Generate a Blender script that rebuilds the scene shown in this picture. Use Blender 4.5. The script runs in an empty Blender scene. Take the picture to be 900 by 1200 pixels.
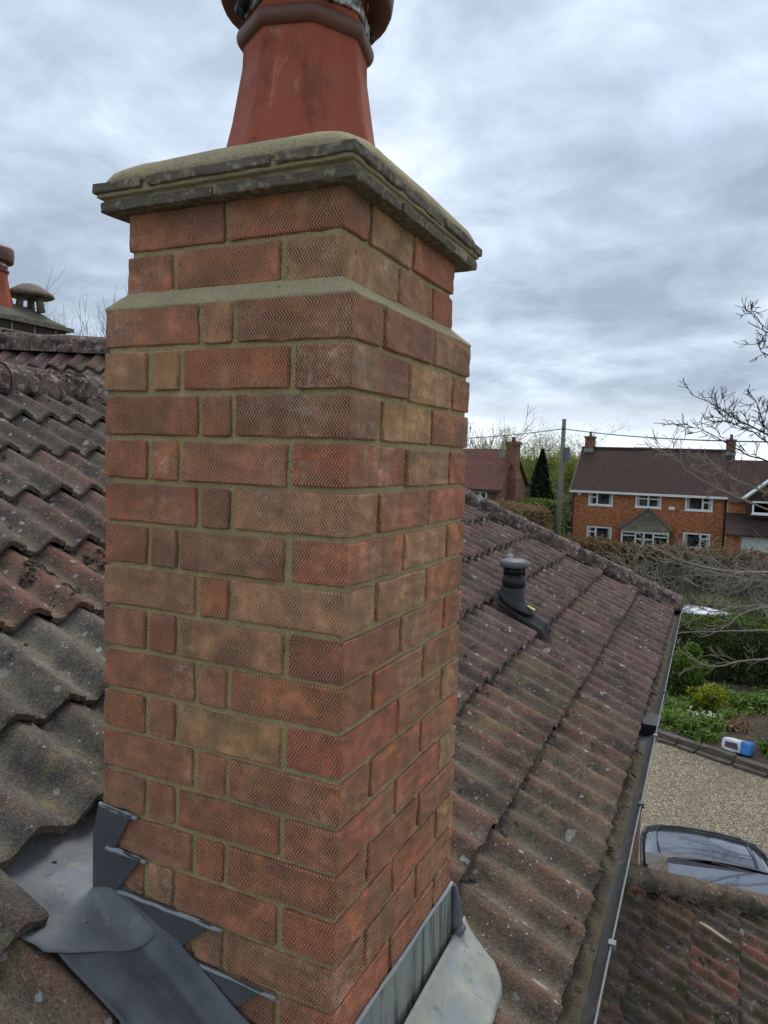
import bpy, bmesh, math, random
import numpy as np
from mathutils import Vector, Matrix, noise as mnoise

random.seed(7)
RNG = np.random.default_rng(7)
SC = bpy.context.scene
COL = SC.collection
rad = math.radians

# ------------------------------------------------------------------ camera
cd = bpy.data.cameras.new('camera')
cam = bpy.data.objects.new('camera', cd)
COL.objects.link(cam)
SC.camera = cam
cd.sensor_fit = 'VERTICAL'
cd.sensor_height = 24.0
cd.lens = 861.1 / 1200 * 24.0
cd.clip_start = 0.02
cd.clip_end = 3000
YAW, PIT, ROL = -0.44058, -0.07276, 0.0320
fw = Vector((math.sin(YAW) * math.cos(PIT), math.cos(YAW) * math.cos(PIT), math.sin(PIT)))
r0 = Vector((math.cos(YAW), -math.sin(YAW), 0))
u0 = r0.cross(fw)
rr = r0 * math.cos(ROL) + u0 * math.sin(ROL)
uu = -r0 * math.sin(ROL) + u0 * math.cos(ROL)
mw = Matrix((rr, uu, -fw)).transposed().to_4x4()
mw.translation = Vector((0.51734, -0.96801, -0.24263))
cam.matrix_world = mw

# ------------------------------------------------------------------ node helper
class NT:
    def __init__(s, tree):
        s.t = tree; s.n = tree.nodes; s.l = tree.links
    def put(s, sock, v):
        if v is None: return
        if hasattr(v, 'is_output'): s.l.new(v, sock)
        else:
            if hasattr(sock.default_value, '__len__') and not hasattr(v, '__len__'): v = (v,) * len(sock.default_value)
            if hasattr(v, '__len__') and len(v) == 3 and len(sock.default_value) == 4: v = (*v, 1)
            sock.default_value = v
    def node(s, typ, **kw):
        n = s.n.new(typ)
        for k, v in kw.items(): setattr(n, k, v)
        return n
    def pos(s): return s.node('ShaderNodeNewGeometry').outputs['Position']
    def island(s): return s.node('ShaderNodeNewGeometry').outputs['Random Per Island']
    def objc(s): return s.node('ShaderNodeTexCoord').outputs['Object']
    def ocol(s): return s.node('ShaderNodeObjectInfo').outputs['Color']
    def orand(s): return s.node('ShaderNodeObjectInfo').outputs['Random']
    def attr(s, name): return s.node('ShaderNodeAttribute', attribute_name=name).outputs['Fac']
    def noise(s, vec, scale, detail=4, rough=.6, dist=0., out='Fac'):
        n = s.node('ShaderNodeTexNoise')
        s.put(n.inputs['Vector'], vec)
        for k, v in (('Scale', scale), ('Detail', detail), ('Roughness', rough), ('Distortion', dist)): s.put(n.inputs[k], v)
        return n.outputs[out]
    def voro(s, vec, scale, out='Distance', rnd=1.):
        n = s.node('ShaderNodeTexVoronoi')
        s.put(n.inputs['Vector'], vec); s.put(n.inputs['Scale'], scale); s.put(n.inputs['Randomness'], rnd)
        return n.outputs[out]
    def ramp(s, fac, stops, interp='LINEAR'):
        n = s.node('ShaderNodeValToRGB'); s.put(n.inputs[0], fac)
        cr = n.color_ramp; cr.interpolation = interp
        while len(cr.elements) < len(stops): cr.elements.new(.5)
        for e, (p, c) in zip(cr.elements, stops):
            e.position = p
            e.color = (c, c, c, 1) if not hasattr(c, '__len__') else (*c[:3], 1)
        return n.outputs[0]
    def mix(s, fac, a, b, mode='MIX'):
        n = s.node('ShaderNodeMix', data_type='RGBA', blend_type=mode)
        s.put(n.inputs[0], fac); s.put(n.inputs[6], a); s.put(n.inputs[7], b)
        return n.outputs[2]
    def math(s, op, a, b=None, c=None, clamp=False):
        n = s.node('ShaderNodeMath', operation=op, use_clamp=clamp)
        s.put(n.inputs[0], a); s.put(n.inputs[1], b); s.put(n.inputs[2], c)
        return n.outputs[0]
    def vmath(s, op, a, b=None):
        n = s.node('ShaderNodeVectorMath', operation=op)
        s.put(n.inputs[0], a); s.put(n.inputs[1], b)
        return n.outputs[0]
    def xyz(s, v):
        n = s.node('ShaderNodeSeparateXYZ'); s.put(n.inputs[0], v); return n.outputs
    def comb(s, x, y, z):
        n = s.node('ShaderNodeCombineXYZ')
        for i, v in enumerate((x, y, z)): s.put(n.inputs[i], v)
        return n.outputs[0]
    def bump(s, h, strength=.5, dist=.01, normal=None):
        n = s.node('ShaderNodeBump'); s.put(n.inputs['Height'], h)
        n.inputs['Strength'].default_value = strength; n.inputs['Distance'].default_value = dist
        if normal is not None: s.put(n.inputs['Normal'], normal)
        return n.outputs[0]

MATS = {}
def mat(name, fn=None, color=(.5, .5, .5), rough=.8, metal=0., spec=.5):
    m = bpy.data.materials.new(name); m.use_nodes = True
    t = NT(m.node_tree); b = t.n['Principled BSDF']
    b.inputs['Roughness'].default_value = rough
    b.inputs['Metallic'].default_value = metal
    b.inputs['Specular IOR Level'].default_value = spec
    b.inputs['Base Color'].default_value = (*color, 1)
    if fn:
        r = fn(t)
        for k, v in r.items():
            t.put(b.inputs[{'c': 'Base Color', 'r': 'Roughness', 'n': 'Normal', 'm': 'Metallic'}.get(k, k)], v)
    MATS[name] = m
    return m

# ------------------------------------------------------------------ world: grey broken overcast over a Nishita sky
W = bpy.data.worlds.new('World'); SC.world = W; W.use_nodes = True
t = NT(W.node_tree)
bg = t.n['Background']
SUN_EL, SUN_AZ = rad(62), rad(352)          # azimuth clockwise from +Y
sky = t.node('ShaderNodeTexSky', sky_type='NISHITA')
sky.sun_disc = False; sky.sun_elevation = SUN_EL; sky.sun_rotation = SUN_AZ
gen = t.node('ShaderNodeTexCoord').outputs['Generated']
gx, gy, gz = t.xyz(gen)
zc = t.math('ADD', t.math('MAXIMUM', gz, 0.0), 0.22)
pv = t.comb(t.math('DIVIDE', gx, zc), t.math('DIVIDE', gy, zc), 0.0)
big = t.noise(t.vmath('ADD', pv, (1.7, 4.2, 0)), 1.0, 6, .52, .2)
fin = t.noise(t.vmath('ADD', pv, (8.1, 1.3, 0)), 3.6, 7, .6, .3)
cl = t.math('ADD', t.math('MULTIPLY', big, .66), t.math('MULTIPLY', fin, .34))
cloud = t.ramp(cl, [(.37, (1.85, 2.25, 2.8)), (.455, (2.45, 2.95, 3.6)), (.53, (3.2, 3.75, 4.45)), (.60, (4.2, 4.75, 5.4)), (.67, (5.6, 6.0, 6.4))])
gap = t.ramp(t.noise(t.vmath('ADD', pv, (3.3, 7.7, 0)), .8, 5, .5), [(.60, 0.), (.74, .45)])
low = t.ramp(gz, [(.0, .75), (.045, .45), (.10, 0.)])
pale = t.mix(low, cloud, (6.0, 6.4, 6.7))
t.put(bg.inputs['Color'], t.mix(gap, pale, t.mix(.55, sky.outputs[0], (3.9, 5.0, 6.6))))
bg.inputs['Strength'].default_value = 0.1

sd = bpy.data.lights.new('sun', 'SUN'); so = bpy.data.objects.new('sun', sd); COL.objects.link(so)
sd.energy = 1.0; sd.angle = rad(22); sd.color = (1, .965, .92)
sv = Vector((math.sin(SUN_AZ) * math.cos(SUN_EL), math.cos(SUN_AZ) * math.cos(SUN_EL), math.sin(SUN_EL)))
so.rotation_euler = sv.to_track_quat('Z', 'Y').to_euler()

SC.view_settings.view_transform = 'Standard'
SC.view_settings.look = 'None'
SC.view_settings.exposure = 1.12
SC.view_settings.gamma = 1
SC.view_settings.use_curve_mapping = False
SC.render.engine = 'CYCLES'

# ------------------------------------------------------------------ object helpers
def tag(o, label=None, cat=None, group=None, kind=None):
    if label: o['label'] = label
    if cat: o['category'] = cat
    if group: o['group'] = group
    if kind: o['kind'] = kind
    return o

def empty(name, loc, label, cat, group=None):
    o = bpy.data.objects.new(name, None); COL.objects.link(o)
    o.location = loc; o.empty_display_size = .1
    tag(o, label, cat, group)
    return o

def link(name, me, parent=None, m=None, basis=None):
    o = bpy.data.objects.new(name, me); COL.objects.link(o)
    if m is not None:
        if me.materials: me.materials[0] = m
        else: me.materials.append(m)
    if basis is not None: o.matrix_basis = basis
    if parent is not None:
        o.parent = parent
        w = Matrix.Identity(4); p = parent
        while p is not None:                      # parents carry translation (and identity inverses) only
            w = p.matrix_parent_inverse @ (Matrix.Translation(p.location) if p.type == 'EMPTY' else p.matrix_basis) @ w if False else w
            p = p.parent
        o.matrix_parent_inverse = world_of(parent).inverted()
    return o

def world_of(o):
    m = o.matrix_basis.copy()
    if o.parent is not None:
        m = world_of(o.parent) @ o.matrix_parent_inverse @ m
    return m

def mesh(name, v, f, smooth=False):
    me = bpy.data.meshes.new(name)
    me.from_pydata([tuple(map(float, p)) for p in v], [], [tuple(int(i) for i in q) for q in f])
    if smooth: me.polygons.foreach_set('use_smooth', [True] * len(me.polygons))
    me.update()
    return me

def add(name, v, f, m, parent=None, smooth=False, basis=None):
    return link(name, mesh(name, v, f, smooth), parent, m, basis)

class MB:
    """collects shapes into one mesh"""
    def __init__(s): s.v = []; s.f = []
    def raw(s, v, f):
        o = len(s.v); s.v += [tuple(p) for p in v]; s.f += [tuple(i + o for i in q) for q in f]; return s
    def box(s, x0, x1, y0, y1, z0, z1):
        return s.raw([(x0, y0, z0), (x1, y0, z0), (x1, y1, z0), (x0, y1, z0), (x0, y0, z1), (x1, y0, z1), (x1, y1, z1), (x0, y1, z1)],
                     [(0, 3, 2, 1), (4, 5, 6, 7), (0, 1, 5, 4), (1, 2, 6, 5), (2, 3, 7, 6), (3, 0, 4, 7)])
    def tube(s, pts, radii, n=6, caps=True):
        pts = [Vector(p) for p in pts]
        if not hasattr(radii, '__len__'): radii = [radii] * len(pts)
        base = len(s.v); prev = None
        for i, p in enumerate(pts):
            d = (pts[min(i + 1, len(pts) - 1)] - pts[max(i - 1, 0)]).normalized()
            a = d.cross(Vector((0, 0, 1)))
            if a.length < 1e-3: a = Vector((1, 0, 0))
            if prev is not None and a.dot(prev) < 0 and abs(d.z) > .95: a = -a
            a.normalize(); prev = a
            b = a.cross(d)
            for k in range(n):
                an = 2 * math.pi * k / n
                s.v.append(tuple(p + (a * math.cos(an) + b * math.sin(an)) * radii[i]))
        for i in range(len(pts) - 1):
            for k in range(n):
                q = base + i * n
                s.f.append((q + k, q + (k + 1) % n, q + n + (k + 1) % n, q + n + k))
        if caps:
            s.f.append(tuple(base + k for k in range(n - 1, -1, -1)))
            s.f.append(tuple(base + (len(pts) - 1) * n + k for k in range(n)))
        return s
    def rings(s, rings, close_top=True, close_bot=True):
        base = len(s.v); n = len(rings[0])
        for r in rings: s.v += [tuple(p) for p in r]
        for i in range(len(rings) - 1):
            for k in range(n):
                q = base + i * n
                s.f.append((q + k, q + (k + 1) % n, q + n + (k + 1) % n, q + n + k))
        if close_bot: s.f.append(tuple(base + k for k in range(n - 1, -1, -1)))
        if close_top: s.f.append(tuple(base + (len(rings) - 1) * n + k for k in range(n)))
        return s
    def build(s, name, m, parent=None, smooth=False, basis=None):
        return add(name, s.v, s.f, m, parent, smooth, basis)

def circ(cx, cy, z, r, n=24, a0=0., ex=1., ey=1.):
    return [(cx + ex * r * math.cos(a0 + 2 * math.pi * k / n), cy + ey * r * math.sin(a0 + 2 * math.pi * k / n), z) for k in range(n)]

def bevel_box_mesh(name, dx, dy, dz, bev, seg=2, jit=0., seed=0, sub=0):
    bm = bmesh.new()
    bmesh.ops.create_cube(bm, size=1)
    bmesh.ops.scale(bm, vec=(dx, dy, dz), verts=bm.verts)
    if sub:
        bmesh.ops.subdivide_edges(bm, edges=[e for e in bm.edges if e.calc_length() > .05], cuts=sub, use_grid_fill=True)
    if bev: bmesh.ops.bevel(bm, geom=[e for e in bm.edges if e.calc_face_angle(0) > .5], offset=bev, segments=seg, affect='EDGES', profile=.6)
    if jit:
        R = random.Random(seed)
        for v in bm.verts:
            v.co += Vector((R.uniform(-jit, jit), R.uniform(-jit, jit), R.uniform(-jit, jit)))
    me = bpy.data.meshes.new(name); bm.to_mesh(me); bm.free()
    return me

def grid(name, fn, nu, nv, m, parent=None, smooth=True, thick=0.):
    v = []; f = []
    for i in range(nu + 1):
        for j in range(nv + 1): v.append(fn(i / nu, j / nv))
    for i in range(nu):
        for j in range(nv):
            a = i * (nv + 1) + j
            f.append((a, a + nv + 1, a + nv + 2, a + 1))
    o = add(name, v, f, m, parent, smooth)
    if thick:
        md = o.modifiers.new('thickness', 'SOLIDIFY'); md.thickness = thick; md.offset = -1
    return o

def fbm(x, y, z=0., s=1.):
    return mnoise.fractal(Vector((x * s, y * s, z * s)), 1., 2., 4)

# ------------------------------------------------------------------ materials
def m_brick(t):
    p = t.pos(); x, y, z = t.xyz(p)
    wob = t.noise(p, 30, 2, .5)
    u = t.math('ADD', t.math('ADD', t.math('ADD', x, y), t.math('MULTIPLY', wob, .005)), t.math('MULTIPLY', t.orand(), .05))
    zz = t.math('ADD', t.math('ADD', z, t.math('MULTIPLY', t.noise(p, 14, 2, .5), .008)), t.math('MULTIPLY', t.orand(), .3))
    tri = t.math('DIVIDE', t.math('PINGPONG', zz, .0105), .0105)
    ph = t.math('DIVIDE', t.math('ADD', u, t.math('MULTIPLY', tri, .0085)), .0056)
    g = t.math('SINE', t.math('MULTIPLY', ph, 2 * math.pi))
    brk = t.ramp(t.noise(t.vmath('ADD', p, t.comb(t.orand(), 0., t.orand())), 24, 5, .68), [(.32, .2), (.60, 1.15)])      # pattern worn away in places
    gm = t.math('MULTIPLY', g, brk)
    base = t.ocol()
    v = t.noise(p, 11, 5, .65)
    c = t.mix(t.ramp(v, [(.3, 0.), (.7, 1.)]), t.mix(1, base, (.74, .70, .70), 'MULTIPLY'), t.mix(1, base, (1.28, 1.3, 1.28), 'MULTIPLY'))
    rv = t.math('MULTIPLY', t.orand(), 37.)
    pb = t.vmath('ADD', p, t.comb(rv, rv, rv))
    c = t.mix(t.ramp(t.noise(pb, 6, 3, .5), [(.50, 0.), (.70, .65)]), c, (.54, .345, .19))    # buff flashes
    c = t.mix(t.ramp(t.noise(pb, 7.3, 3, .5), [(.53, 0.), (.72, .65)]), c, (.235, .105, .082))   # dark kiln flashes
    c = t.mix(t.math('MULTIPLY', t.math('MAXIMUM', gm, 0.), .6), c, (.84, .55, .34))
    c = t.mix(t.math('MULTIPLY', t.math('MAXIMUM', t.math('MULTIPLY', gm, -1.), 0.), .8), c, t.mix(1, c, (.40, .33, .30), 'MULTIPLY'))
    pit = t.ramp(t.noise(p, 95, 4, .7), [(.30, .8), (.40, 0.)])
    c = t.mix(pit, c, t.mix(1, c, (.40, .36, .34), 'MULTIPLY'))
    c = t.mix(t.ramp(t.noise(p, 130, 3, .7), [(.62, 0.), (.70, .55)]), c, (.60, .46, .33))
    sp = t.noise(p, 420, 2, .6)
    c = t.mix(t.ramp(sp, [(.35, .3), (.46, 0.)]), c, (.10, .05, .04))
    # cement smears, lime bloom
    sm = t.math('MULTIPLY', t.ramp(t.noise(p, 5.2, 3, .55), [(.56, 0.), (.70, 1.)]), t.ramp(t.noise(p, 60, 5, .75), [(.48, 0.), (.62, .7)]))
    c = t.mix(sm, c, (.74, .60, .46))
    h = t.math('ADD', t.math('MULTIPLY', gm, .55), t.math('MULTIPLY', t.noise(p, 260, 3, .7), .5))
    return dict(c=c, r=.9, n=t.bump(h, 1., .0042))
mat('brick_rustic', m_brick)

def m_mortar(t):
    p = t.pos()
    c = t.mix(t.noise(p, 16, 5, .65), (.32, .235, .11), (.70, .54, .29))
    c = t.mix(t.ramp(t.noise(p, 300, 2, .6), [(.36, .5), (.5, 0.)]), c, (.12, .10, .065))
    return dict(c=c, r=.95, n=t.bump(t.noise(p, 130, 6, .75), .9, .006))
mat('mortar', m_mortar)

def m_flaunch(t):
    p = t.pos()
    c = t.mix(t.noise(p, 9, 5, .65), (.37, .295, .165), (.60, .49, .30))
    c = t.mix(t.ramp(t.noise(p, 3.3, 4, .6), [(.52, 0.), (.7, .5)]), c, (.30, .27, .20))
    c = t.mix(t.ramp(t.noise(p, 190, 4, .75), [(.38, .5), (.48, 0.)]), c, (.20, .17, .115))
    c = t.mix(t.ramp(t.noise(t.vmath('ADD', p, (2, 1, 5)), 34, 5, .75), [(.62, 0.), (.70, .5)]), c, (.10, .095, .08))
    return dict(c=c, r=.95, n=t.bump(t.math('ADD', t.noise(p, 110, 6, .75), t.math('MULTIPLY', t.noise(p, 18, 3, .6), 2.)), .8, .008))
mat('flaunching', m_flaunch)

def m_cap(t):
    p = t.pos()
    c = t.mix(t.noise(p, 22, 6, .7), (.055, .045, .037), (.24, .195, .145))
    c = t.mix(t.ramp(t.noise(p, 55, 5, .7), [(.52, 0.), (.64, .8)]), c, (.42, .35, .235))
    return dict(c=c, r=.95, n=t.bump(t.noise(p, 90, 6, .75), .9, .006))
mat('creasing', m_cap)

def m_terracotta(t):
    p = t.pos()
    st = t.vmath('MULTIPLY', p, (14, 14, 5))
    c = t.mix(t.noise(st, 1, 5, .65), (.25, .058, .030), (.42, .102, .050))
    c = t.mix(t.ramp(t.noise(p, 4.3, 3, .5), [(.45, 0.), (.7, .6)]), c, (.33, .072, .036))
    sm = t.math('MULTIPLY', t.ramp(t.noise(t.vmath('MULTIPLY', p, (1, 1, .35)), 26, 6, .7, .6), [(.57, 0.), (.66, 1.)]), t.ramp(t.noise(p, 7, 3, .5), [(.45, 0.), (.62, .7)]))
    c = t.mix(sm, c, (.50, .33, .22))
    c = t.mix(t.ramp(t.noise(t.vmath('MULTIPLY', p, (1, 1, .4)), 19, 5, .7), [(.54, 0.), (.68, .6)]), c, (.11, .038, .026))
    return dict(c=c, r=t.ramp(t.noise(p, 30, 3, .5), [(.3, .62), (.7, .85)]), n=t.bump(t.noise(p, 60, 5, .7), .3, .004), **{'Specular IOR Level': .3})
mat('terracotta', m_terracotta)

def m_potdark(t):
    p = t.pos()
    c = t.mix(t.noise(p, 14, 5, .65), (.05, .022, .017), (.20, .07, .045))
    return dict(c=c, r=.55, n=t.bump(t.noise(p, 60, 5, .7), .4, .004))
mat('pot_band', m_potdark)
mat('black_plastic', lambda t: dict(c=t.mix(t.noise(t.pos(), 40, 5, .6), (.005, .005, .006), (.014, .014, .015)), r=.6, n=t.bump(t.noise(t.pos(), 120, 3, .6), .12, .003)))
mat('strap', lambda t: dict(c=t.mix(t.ramp(t.noise(t.pos(), 45, 4, .7), [(.45, 0.), (.58, 1.)]), (.12, .11, .10), (.72, .71, .68)), r=.5))
mat('cap_grey', lambda t: dict(c=t.mix(t.noise(t.pos(), 30, 5, .6), (.06, .065, .072), (.13, .135, .145)), r=.5))

def tile_color(t, p, base, lich=1., moss=.35):
    cr = t.attr('crest')
    v = t.noise(p, 7, 5, .65)
    c = t.mix(t.ramp(v, [(.3, 0.), (.72, 1.)]), t.mix(1, base, (.50, .48, .48), 'MULTIPLY'), t.mix(1, base, (1.6, 1.55, 1.52), 'MULTIPLY'))
    # redder worn crests, paler dusty troughs
    c = t.mix(t.math('MULTIPLY', t.ramp(cr, [(.45, 0.), (.95, 1.)]), t.ramp(t.noise(p, 13, 4, .6), [(.30, .15), (.62, .8)])), c, t.mix(1, base, (1.12, .76, .66), 'MULTIPLY'))
    c = t.mix(t.math('MULTIPLY', t.ramp(cr, [(.05, 1.), (.5, 0.)]), t.ramp(t.noise(p, 9, 4, .6), [(.32, .15), (.60, .75)])), c, (.215, .182, .125))
    # bare orange-red flakes
    c = t.mix(t.ramp(t.noise(t.vmath('ADD', p, (3, 1, 2)), 16, 4, .65), [(.63, 0.), (.69, .6)]), c, (.27, .12, .07))
    # black algae
    c = t.mix(t.ramp(t.noise(t.vmath('ADD', p, (9, 4, 7)), 6.5, 6, .75), [(.48, 0.), (.62, .75)]), c, (.045, .04, .036))
    # granules
    g0 = t.noise(p, 150, 3, .7)
    c = t.mix(t.ramp(g0, [(.34, .65), (.45, 0.)]), c, (.035, .03, .027))
    c = t.mix(t.ramp(g0, [(.57, 0.), (.66, .4)]), c, (.30, .25, .205))
    g = t.noise(p, 330, 2, .65)
    c = t.mix(t.ramp(g, [(.36, .55), (.47, 0.)]), c, (.03, .028, .026))
    c = t.mix(t.ramp(g, [(.57, 0.), (.68, .5)]), c, (.30, .26, .22))
    # white and yellow lichen rosettes
    dv = t.math('ADD', t.voro(p, 17.), t.math('MULTIPLY', t.noise(p, 70, 3, .6), .30))
    pick = t.ramp(t.noise(p, 3.1, 3, .6), [(.42, 0.), (.52, 1.)])
    lf = t.math('MULTIPLY', t.ramp(dv, [(.27, 1.), (.31, 0.)]), pick)
    c = t.mix(t.math('MULTIPLY', lf, .7 * lich), c, t.mix(t.noise(p, 90, 3, .6), (.30, .29, .26), (.55, .53, .50)))
    dv2 = t.math('ADD', t.voro(t.vmath('ADD', p, (5, 5, 5)), 42.), t.math('MULTIPLY', t.noise(p, 150, 2, .6), .3))
    lf2 = t.math('MULTIPLY', t.ramp(dv2, [(.25, 1.), (.30, 0.)]), t.ramp(t.noise(p, 5.1, 3, .6), [(.40, 0.), (.50, 1.)]))
    c = t.mix(t.math('MULTIPLY', lf2, .75 * lich), c, (.50, .48, .45))
    dv3 = t.math('ADD', t.voro(t.vmath('ADD', p, (2, 7, 4)), 5.5), t.math('MULTIPLY', t.noise(p, 38, 4, .65), .28))
    lf3 = t.math('MULTIPLY', t.ramp(dv3, [(.225, 1.), (.25, 0.)]), t.ramp(t.noise(t.vmath('ADD', p, (3, 3, 1)), 1.9, 2, .6), [(.38, 0.), (.46, 1.)]))
    c = t.mix(t.math('MULTIPLY', lf3, .75 * lich), c, t.mix(t.noise(p, 110, 3, .6), (.22, .21, .18), (.50, .48, .44)))
    yl = t.math('MULTIPLY', t.ramp(t.noise(t.vmath('ADD', p, (1, 8, 3)), 6.5, 5, .7), [(.60, 0.), (.70, 1.)]), .4 * lich)
    c = t.mix(yl, c, (.30, .26, .11))
    if moss > .5:
        c = t.mix(t.ramp(t.noise(t.vmath('ADD', p, (2, 2, 9)), 5.5, 6, .72), [(.47, 0.), (.60, .85)]), c, (.045, .042, .018))
        c = t.mix(t.ramp(t.noise(t.vmath('ADD', p, (7, 2, 1)), 8.5, 5, .7), [(.60, 0.), (.68, .8)]), c, (.10, .085, .022))
    h = t.math('ADD', t.math('MULTIPLY', g, .5), t.math('ADD', t.math('MULTIPLY', t.noise(p, 60, 5, .7), 1.), t.math('MULTIPLY', t.math('ADD', lf, lf2), .5)))
    return dict(c=c, r=.94, n=t.bump(h, .95, .006), **{'Specular IOR Level': .2})
mat('tile', lambda t: tile_color(t, t.pos(), t.ocol()))
mat('tile_mossy', lambda t: tile_color(t, t.pos(), t.ocol(), .9, 1.))

def m_ridge(t):
    p = t.pos()
    c = t.mix(t.ramp(t.noise(p, 13, 6, .75), [(.32, 0.), (.66, 1.)]), (.06, .045, .039), (.27, .165, .13))
    c = t.mix(t.ramp(t.noise(p, 24, 5, .72), [(.55, 0.), (.60, .85)]), c, t.mix(t.noise(p, 80, 3, .7), (.28, .25, .21), (.62, .58, .52)))
    c = t.mix(t.ramp(t.noise(t.vmath('ADD', p, (4, 4, 4)), 14, 5, .72), [(.50, 0.), (.58, .9)]), c, (.032, .03, .024))
    c = t.mix(t.ramp(t.noise(t.vmath('ADD', p, (8, 4, 4)), 9, 5, .7), [(.62, 0.), (.70, .6)]), c, (.27, .12, .06))
    return dict(c=c, r=.95, n=t.bump(t.noise(p, 45, 7, .8), 1., .025))
mat('ridge_tile', m_ridge)
mat('moss', lambda t: dict(c=t.mix(t.island(), (.014, .012, .009), (.06, .05, .03)), r=1., n=t.bump(t.noise(t.pos(), 220, 3, .7), .9, .006)))
mat('felt', color=(.02, .02, .02), rough=.95)

def m_lead(t):
    p = t.pos()
    c = t.mix(t.noise(p, 8, 6, .65), (.045, .048, .053), (.115, .122, .132))
    c = t.mix(t.ramp(t.noise(p, 4.5, 5, .6), [(.50, 0.), (.68, .6)]), c, (.17, .18, .19))
    c = t.mix(t.ramp(t.noise(t.vmath('MULTIPLY', p, (3, 60, 12)), 1., 3, .6), [(.66, 0.), (.7, .25)]), c, (.3, .32, .34))
    return dict(c=c, r=t.ramp(t.noise(p, 12, 4, .6), [(.3, .52), (.7, .75)]), m=.1, n=t.bump(t.noise(p, 22, 5, .6), .35, .008))
mat('lead_new', m_lead)
def m_lead3(t):
    p = t.pos()
    c = t.mix(t.noise(p, 9, 6, .65), (.075, .080, .085), (.20, .21, .215))
    c = t.mix(t.ramp(t.noise(p, 6, 5, .65), [(.48, 0.), (.66, .6)]), c, (.27, .29, .29))
    c = t.mix(t.ramp(t.noise(t.vmath('ADD', p, (3, 1, 1)), 14, 5, .7), [(.60, 0.), (.68, .5)]), c, (.30, .275, .20))
    return dict(c=c, r=.72, m=.0, n=t.bump(t.noise(p, 22, 5, .6), .4, .008))
mat('lead_mid', m_lead3)
def m_lead2(t):
    p = t.pos()
    c = t.mix(t.noise(p, 13, 6, .68), (.16, .17, .155), (.36, .375, .345))
    c = t.mix(t.ramp(t.noise(p, 9, 5, .6), [(.50, 0.), (.66, .7)]), c, (.28, .27, .19))
    c = t.mix(t.ramp(t.noise(t.vmath('ADD', p, (1, 5, 2)), 11, 5, .65), [(.55, 0.), (.68, .7)]), c, (.20, .26, .31))
    c = t.mix(t.ramp(t.noise(t.vmath('MULTIPLY', p, (45, 45, 2.2)), 1., 4, .6), [(.50, 0.), (.58, .8)]), c, (.07, .078, .085))
    return dict(c=c, r=.6, m=.1, n=t.bump(t.noise(p, 26, 5, .6), .4, .008))
mat('lead_weathered', m_lead2)
def m_lead4(t):
    p = t.pos()
    c = t.mix(t.noise(p, 13, 6, .68), (.17, .175, .155), (.38, .385, .345))
    c = t.mix(t.ramp(t.noise(p, 8, 5, .65), [(.46, 0.), (.64, .5)]), c, (.36, .34, .24))
    c = t.mix(t.ramp(t.noise(t.vmath('ADD', p, (1, 5, 2)), 9, 5, .65), [(.52, 0.), (.66, .75)]), c, (.22, .25, .26))
    c = t.mix(t.ramp(t.noise(t.vmath('ADD', p, (6, 5, 2)), 32, 6, .75), [(.56, 0.), (.66, .5)]), c, (.10, .10, .09))
    return dict(c=c, r=.62, m=.1, n=t.bump(t.noise(p, 26, 5, .6), .5, .008))
mat('lead_skirt', m_lead4)
mat('sealant', lambda t: dict(c=t.mix(t.noise(t.pos(), 40, 5, .7), (.20, .21, .22), (.42, .43, .44)), r=.8, n=t.bump(t.noise(t.pos(), 80, 5, .7), .8, .006)))

def m_gutter(t):
    p = t.pos()
    c = t.mix(t.noise(t.vmath('MULTIPLY', p, (30, 4, 30)), 1., 5, .65), (.022, .024, .027), (.085, .088, .092))
    c = t.mix(t.ramp(t.noise(p, 9, 5, .7), [(.56, 0.), (.68, .6)]), c, (.17, .15, .11))
    return dict(c=c, r=.5, n=t.bump(t.noise(p, 60, 4, .6), .2, .004))
mat('gutter', m_gutter)
mat('gutter_rim', lambda t: dict(c=t.mix(t.noise(t.pos(), 40, 5, .7), (.05, .055, .06), (.28, .29, .30)), r=.45))
mat('debris', lambda t: dict(c=t.mix(t.noise(t.pos(), 40, 6, .75), (.07, .055, .03), (.27, .22, .14)), r=1., n=t.bump(t.noise(t.pos(), 90, 6, .75), 1., .02)))
mat('fascia', color=(.05, .045, .04), rough=.6)
mat('white_paint', lambda t: dict(c=t.mix(t.noise(t.pos(), 3, 4, .6), (.66, .66, .64), (.82, .82, .80)), r=.5))
mat('black_iron', color=(.02, .02, .022), rough=.5)
mat('wood_stick', lambda t: dict(c=t.mix(t.noise(t.pos(), 40, 4, .6), (.42, .34, .20), (.66, .56, .38)), r=.8))

def m_wallbrick(c1, c2, mo):
    def f(t):
        p = t.pos(); x, y, z = t.xyz(p)
        uv = t.comb(t.math('ADD', x, y), z, 0.)
        b = t.node('ShaderNodeTexBrick')
        t.put(b.inputs['Vector'], uv)
        for k, v in (('Scale', 1.), ('Mortar Size', .007), ('Brick Width', .225), ('Row Height', .075), ('Bias', 0.)): t.put(b.inputs[k], v)
        t.put(b.inputs['Color1'], c1); t.put(b.inputs['Color2'], c2); t.put(b.inputs['Mortar'], mo)
        c = t.mix(t.ramp(t.noise(t.comb(t.math('MULTIPLY', t.math('ADD', x, y), 1.), t.math('MULTIPLY', z, 2.6), 0.), 4.2, 5, .75), [(.42, 0.), (.60, .9)]), b.outputs[0], t.mix(1, b.outputs[0], (.38, .30, .28), 'MULTIPLY'))
        c = t.mix(t.ramp(t.noise(p, 1.2, 4, .6), [(.5, 0.), (.75, .3)]), c, (.45, .2, .09))
        return dict(c=c, r=.92, n=t.bump(b.outputs['Fac'], -.4, .01))
    return f
mat('house_brick', m_wallbrick((.62, .22, .078), (.47, .145, .055), (.34, .23, .15)))
mat('house_brick_old', m_wallbrick((.32, .13, .075), (.20, .075, .05), (.25, .19, .14)))

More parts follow.
